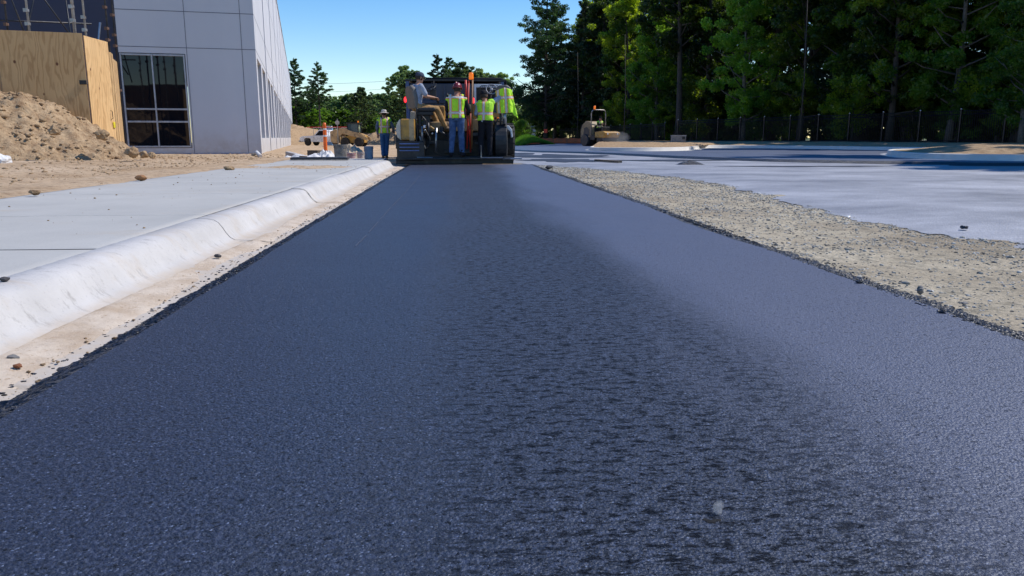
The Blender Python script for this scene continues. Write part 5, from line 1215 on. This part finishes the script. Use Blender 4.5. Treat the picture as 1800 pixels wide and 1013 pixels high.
def broadleaf(key, h, cw, nleaf, leafm, bark, seed, base=.25, size=.14, nl=26, shape='oval', dens=1):
    rng = np.random.default_rng(seed); limbs = []
    for i in range(nl):
        t = base+(.97-base)*(i+.5)/nl; 
        prof = math.sin(math.pi*min(1, ((t-base)/(1-base))*.80+.20))**.7 if shape == 'oval' else (1-(t-base)/(1-base))*.9+.15
        limbs.append((t, cw*prof*rng.uniform(.6, 1.1), i*2.4+rng.uniform(-.5, .5), rng.uniform(.05, .75)))
    mb, ends = trunk_mesh(h, h*.013+.05, h*.03, limbs, rng)
    C = []; R = []
    for (p, q, e) in ends:
        L = (e-p).length
        for w_ in (.45, .7, .9, 1.05, .8, 1.0):
            c = p.lerp(e, w_)+Vector(rng.normal(size=3)*.16*L); C.append(c[:]); R.append(rng.uniform(.35, .85)*(.35+.10*cw)*(1.15-.3*w_)+.15)
    for _ in range(6): C.append((rng.normal()*.4, rng.normal()*.4, h*rng.uniform(.88, 1.0))); R.append(.5+.08*cw)
    C = np.array(C); R = np.array(R)*dens; cnt = np.maximum(8, (nleaf*R**2/np.sum(R**2)).astype(int))
    V, F = leaf_cloud(C, R, cnt, size, .7, .3, rng)
    root = empty('broadleaf_tree'); t_ = mb.build('trunk', bark, root, smooth=True); o = np_mesh('crown', V, F, leafm, root); PROTO[key] = root; return root
def pine(key, h, cw, nleaf, seed, base=.35, size=.22, nl=40, tall=False, leafm=None):
    rng = np.random.default_rng(seed); limbs = []
    for i in range(nl):
        t = base+(.985-base)*(i+.5)/nl; u = (t-base)/(1-base); L = cw*(min(1, u*4+.35)*(1-u)**.75+.12)*rng.uniform(.5, 1.15); limbs.append((t, L, i*2.4+rng.uniform(-.6, .6), rng.uniform(-.25, .30)+u*.4))
    mb, ends = trunk_mesh(h, h*.011+.05, h*.012, limbs, rng, .99)
    C = []; R = []
    for (p, q, e) in ends:
        L = (e-p).length
        for w_ in np.arange(.35, 1.12, .13): c = p.lerp(q, w_*1.8) if w_ < .55 else q.lerp(e, (w_-.55)/.45); C.append((c+Vector(rng.normal(size=3)*.09*L))[:]); R.append(.16+.13*L*rng.uniform(.7, 1.2))
    for k in range(5): C.append((0, 0, h*(.95+.012*k))); R.append(.3-.04*k)
    C = np.array(C); R = np.array(R); cnt = np.maximum(5, (nleaf*R**2/np.sum(R**2)).astype(int))
    V, F = leaf_cloud(C, R, cnt, size, .45, .1, rng)
    F = F; root = empty('pine_tree'); mb.build('trunk', BARK, root, smooth=True); np_mesh('crown', V, F, leafm or LEAF3, root); PROTO[key] = root; return root
used = set()
def put(key, x, y, s=1.0, rz=None, label=None, cat='tree', group=None, name=None, z=None, sz=None):
    p = PROTO[key]
    o = p if key not in used else copy_tree(p); used.add(key)
    o.location = (x, y, T(x, y)-.1 if z is None else z); o.rotation_euler.z = rz if rz is not None else random.uniform(0, 6.28); o.scale = (s, s, sz or s)
    if name: o.name = name
    tag(o, label, cat); 
    if group: o['group'] = group
    elif 'group' in o: del o['group']
    return o
random.seed(77)
broadleaf('A', 17, 4.2, 30000, LEAF1, BARK, 1, .12, .13, 34); broadleaf('B', 19, 4.8, 34000, LEAF1D, BARK, 2, .18, .14, 36); broadleaf('C', 14, 3.6, 26000, LEAF2, BARKL, 3, .10, .12, 30)
broadleaf('D', 21, 4.5, 30000, LEAF1D, BARK, 4, .38, .14, 30); broadleaf('U', 5.5, 2.3, 9000, LEAF1, BARK, 6, .05, .10, 22); broadleaf('U2', 4.2, 2.0, 9000, LEAF2, BARKL, 8, .05, .10, 18)
broadleaf('V', 5, 3.0, 20000, LEAF1D, BARK, 16, .03, .16, 34, dens=1.2); pine('P', 20, 5.6, 46000, 7, .12, .115, 110); pine('S', 15, 2.4, 26000, 9, .10, .11, 80)
GW = 'trees of the dense wood behind the fence'; LW = 'dark tree deeper in the wood, behind its front row'
A0 = Vector((14.5, 108)); A1 = Vector((19.6, 69)); A2 = Vector((21, 62.5)); A3 = Vector((34.5, 28.5))
def fpt(t):
    if t < .4: return A0.lerp(A1, t/.4)
    return A2.lerp(A3, (t-.4)/.6)
# big lone tree on the left end, conifers next to it, then the wood
put('P', 11.6, 100, 1.02, 1.0, 'tall ragged dark tree at the left end of the wood with sky behind it'); put('P', 13.6, 106, .9, 3.0, 'second ragged tree just behind the left end of the wood', group=None)
put('S', 17.2, 92, 1.45, .4, 'pointed conifer top rising above its neighbours at the left end of the wood', name='conifer_tree')
put('S', 15.6, 95, 1.2, 2.0, 'lower pointed conifer between the ragged tree and the tallest conifer', name='conifer_tree')
keys = ['A', 'B', 'D', 'A', 'B', 'P', 'C', 'D']
k = 0
for row, (off, n, ph) in enumerate([(2.0, 21, 0), (5.0, 20, .5), (8.5, 19, .2), (13, 18, .7)]):
    for i in range(n):
        t = (i+ph)/n*1.48+.02; p = fpt(min(t, 1.25)) if t < 1 else A2.lerp(A3, (t-.4)/.6)
        d = (A3-A2).normalized() if t > .4 else (A1-A0).normalized(); nr = Vector((-d.y, d.x)) ; nr = nr if nr.x > 0 else -nr
        q = p+nr*(off+random.uniform(-.8, .8))+d*random.uniform(-1, 1)
        key = keys[(k*3+row) % 8]; k += 1
        if row == 0: key = ['C', 'A', 'B', 'A', 'C', 'D'][i % 6]
        s = random.uniform(.85, 1.12)
        put(key, q.x, q.y, s, None, 'tree of the front row of the wood, standing close behind the fence' if row == 0 else LW, 'tree', 'front row trees of the wood' if row == 0 else GW, name='broadleaf_tree' if key != 'P' else 'pine_tree')
# bright understorey just behind the fence
GU = 'saplings under the wood'
for i in range(26):
    t = (i+.3)/24*1.1; p = fpt(t) if t < 1 else A2.lerp(A3, (t-.4)/.6); q = p+Vector((random.uniform(1.0, 3.2), random.uniform(.3, 2))); put('U' if i % 3 else 'U2', q.x, q.y, random.uniform(.7, 1.15), None, 'leafy sapling growing between the fence and the dark trunks', 'sapling', GU, name='sapling')
for i in range(34):
    t = (i+.5)/34*1.12; p = fpt(t) if t < 1 else A2.lerp(A3, (t-.4)/.6); q = p+Vector((random.uniform(5.5, 11), random.uniform(2, 5))); put('V', q.x, q.y, random.uniform(.8, 1.25), None, 'dark shrub filling the shade deep inside the wood', 'shrub', 'shrubs deep in the shade of the wood', name='shrub')
for (x, y, s_) in ((16.5, 112, 1.2), (19.5, 104, 1.1), (21, 96, 1.2), (15, 122, 1.4), (22, 86, 1.1), (23.5, 78, 1.1)): put('V', x, y, s_, None, 'dark shrub filling the shade deep inside the wood', 'shrub', 'shrubs deep in the shade of the wood', name='shrub')
# trees right of the frame which throw the streaky shadows
broadleaf('K', 19, 3.0, 22000, LEAF1, BARK, 31, .66, .15, 22); put('K', 25.2, 26.2, 1, 1, 'leafy tree beyond the right edge beside the lot'); put('C', P(1800, 200, 37).x, 37, .55, 1, 'small bright leafy tree by the fence at the right edge', z=.3); put('K', 26.6, 19.8, 1, 2, 'leafy tree at the right edge beside the near lot')
# ---- far tree line behind the paver
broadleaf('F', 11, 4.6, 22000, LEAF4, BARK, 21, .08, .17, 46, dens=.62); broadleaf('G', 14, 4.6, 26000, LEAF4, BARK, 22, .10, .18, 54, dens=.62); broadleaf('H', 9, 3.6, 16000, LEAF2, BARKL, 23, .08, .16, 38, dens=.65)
pine('Q', 22, 4.2, 16000, 24, .52, .15, 44); pine('Q2', 20, 4.2, 22000, 25, .30, .16, 56)
def pix(key, x, ytop, Y, hproto, label, zb=-1.0, **kw):
    X = P(x, 200, Y).x; top = P(x, ytop, Y).z; s = (top-zb)/hproto; return put(key, X, Y, s, None, label, z=zb, **kw)
pix('Q', 561, 108, 128, 22, 'tall thin pine with a bare trunk left of the skid steer', name='pine_tree')
pix('Q2', 521, 102, 150, 20, 'dense pine half hidden by the far end of the long building', name='pine_tree')
pix('Q2', 545, 150, 160, 20, 'shorter pine between the two tall pines beside the building', name='pine_tree')
pix('G', 712, 118, 120, 14, 'tall green tree rising left of the dump truck'); pix('G', 733, 128, 112, 14, 'bright round tree directly behind the seated operator'); pix('Q2', 770, 95, 140, 20, 'dark pine above the middle of the dump truck', name='pine_tree'); pix('Q2', 790, 100, 143, 20, 'dark pine right of the utility pole above the truck', name='pine_tree')
pix('G', 812, 112, 130, 14, 'dark tree left of the amber beacon'); pix('F', 838, 122, 135, 11, 'green tree right of the amber beacon'); pix('F', 858, 132, 140, 11, 'low green tree above the right end of the dump truck'); pix('F', 872, 130, 150, 11, 'farther low tree above the right end of the dump truck')
pix('G', 634, 155, 150, 14, 'round topped tree above the skid steer cab'); pix('G', 690, 170, 118, 14, 'leafy tree right of the worker in the brimmed hat')
GF = 'trees of the far tree line'; LF = 'green tree of the far tree line beyond the site'
random.seed(9)
for i in range(30):
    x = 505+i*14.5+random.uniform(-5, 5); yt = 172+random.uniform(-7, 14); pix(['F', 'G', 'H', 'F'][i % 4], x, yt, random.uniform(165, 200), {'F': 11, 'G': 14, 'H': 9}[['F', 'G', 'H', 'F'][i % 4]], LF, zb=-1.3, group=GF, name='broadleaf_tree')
for i in range(16):
    x = 515+i*13+random.uniform(-5, 5); pix('H', x, 196+random.uniform(-6, 12), random.uniform(150, 165), 9, 'low light green tree in front of the far tree line', zb=-1.3, group='low trees in front of the far tree line', name='broadleaf_tree')
for i in range(7): pix('F', 892+i*8, 205-i*3, 130+i*2, 11, 'bushy tree at the gap beside the pale shed', zb=-.5, group='trees at the gap beside the shed', name='broadleaf_tree')
put('U2', P(905, 230, 88).x, 88, .75, 1, 'light green bush right behind the paver wheel', 'bush', name='bush'); put('U2', P(916, 230, 84).x, 84, .6, 2, 'small bush left of the grass bank', 'bush', name='bush')
# grass bank
rng = np.random.default_rng(3); n = 26000; gx0, gx1 = P(905, 240, 72).x, P(968, 240, 72).x
x = rng.uniform(gx0, gx1, n); y = 68+10*rng.random(n); u = (x-gx0)/(gx1-gx0); zb = -.15+.9*np.sin(np.pi*np.clip(u, 0, 1))*(.4+.6*(y-68)/10)
hgt = rng.uniform(.12, .32, n); lean = rng.normal(size=(n, 2))*.08; wv = .018; a = rng.uniform(0, 3.14, n); dx, dy = np.cos(a)*wv, np.sin(a)*wv
V = np.stack([np.stack([x-dx, y-dy, zb], 1), np.stack([x+dx, y+dy, zb], 1), np.stack([x+lean[:, 0], y+lean[:, 1], zb+hgt], 1)], 1).reshape(-1, 3)
GR = m_leaf('grass_blades', (.05, .14, .012), (.09, .20, .02), (1.6, 1.7, .8), 2)
tag(np_mesh('grass', V, np.arange(3*n).reshape(-1, 3), GR, k=3), 'bright green grass bank behind the paver', kind='stuff')
V = []; m_ = 20
for j in range(m_+1):
    for i in range(m_+1): V.append((gx0+(gx1-gx0)*i/m_, 68+10*j/m_, -.17+.9*math.sin(math.pi*i/m_)*(.4+.6*j/m_)))
tag(np_mesh('grass_bank', V, [(j*(m_+1)+i, j*(m_+1)+i+1, (j+1)*(m_+1)+i+1, (j+1)*(m_+1)+i) for j in range(m_) for i in range(m_)], mat('green_earth', (.06, .09, .025), .9), smooth=True), kind='structure')
# ground litter under the wood (dark leaf mould)
V = []
for i in range(61):
    t = i/60*1.3; p = fpt(t) if t < 1 else A2.lerp(A3, (t-.4)/.6)
    for j in range(9): x_ = p.x+.4+j*j*4; y_ = p.y+.2+j*j*1.5; V.append((x_, y_, max(T(x_, y_), .0)+.06))
tag(np_mesh('forest_floor', V, [(i*9+j, i*9+j+1, (i+1)*9+j+1, (i+1)*9+j) for i in range(60) for j in range(8)], mat('leaf_mould', (.035, .028, .018), .95), smooth=True), kind='structure')
# ---- utility pole and wires
up_ = empty('utility_pole', (P(783.5, 150, 150).x, 150, -1.5), label='pale utility pole with a crossarm above the dump truck', cat='pole')
top = P(783.5, 117, 150).z+1.5
PM = mat('weathered_pole', (.38, .36, .34), .8)
mb = MB(); mb.tube([(0, 0, 0), (0, 0, top)], .16, 8); mb.build('pole', PM, up_); mb = MB(); mb.box(-1.4, 1.4, -.08, .08, top-1.2, top-1.02); mb.build('crossarm', PM, up_)
for xx in (-1.2, -.6, .6, 1.2): mb = MB(); mb.lathe([(.06, top-1.02), (.09, top-.9), (.05, top-.8)], 8, None, (xx, 0, 0)); mb.build('insulator', GALV, up_)
wm = mat('wire', (.05, .06, .08), .6)
def wire(x0, y0, x1, y1, Y, label):
    a, b = P(x0, y0, Y), P(x1, y1, Y); mb = MB(); pts = [a.lerp(b, t)-Vector((0, 0, 4*t*(1-t)*.6)) for t in np.linspace(0, 1, 16)]; mb.tube(pts, .022, 5); tag(mb.build('power_line', wm), label, 'wire')
wire(470, 147, 783, 133, 150, 'upper power line crossing the sky left of the utility pole'); wire(470, 162, 783, 146, 150, 'lower power line crossing the sky left of the utility pole'); wire(783, 133, 1010, 143, 150, 'upper power line running right of the utility pole'); wire(783, 140, 1010, 152, 150, 'lower power line running right of the utility pole')
# slender dead stems along the fence
for i, (x, Y) in enumerate([(1015, 80), (1097, 66), (1408, 47)]):
    X = P(x, 200, Y).x; mb = MB(); mb.tube([(0, 0, -.2), (.1, .1, 4), (-.1, 0, 9)], [.05, .04, .02], 6); o = mb.build('dead_stem', BARK, None, smooth=True); o.location = (X, Y, .1)
    tag(o, ['thin bare stem left of the roller', 'thin bare stem just right of the roller', 'thin bare stem rising behind the near fence run', 'thin bare stem left of the grey box', 'thin bare stem behind the fence right of the grey box', 'thin bare stem at the right behind the fence'][i], 'dead tree')
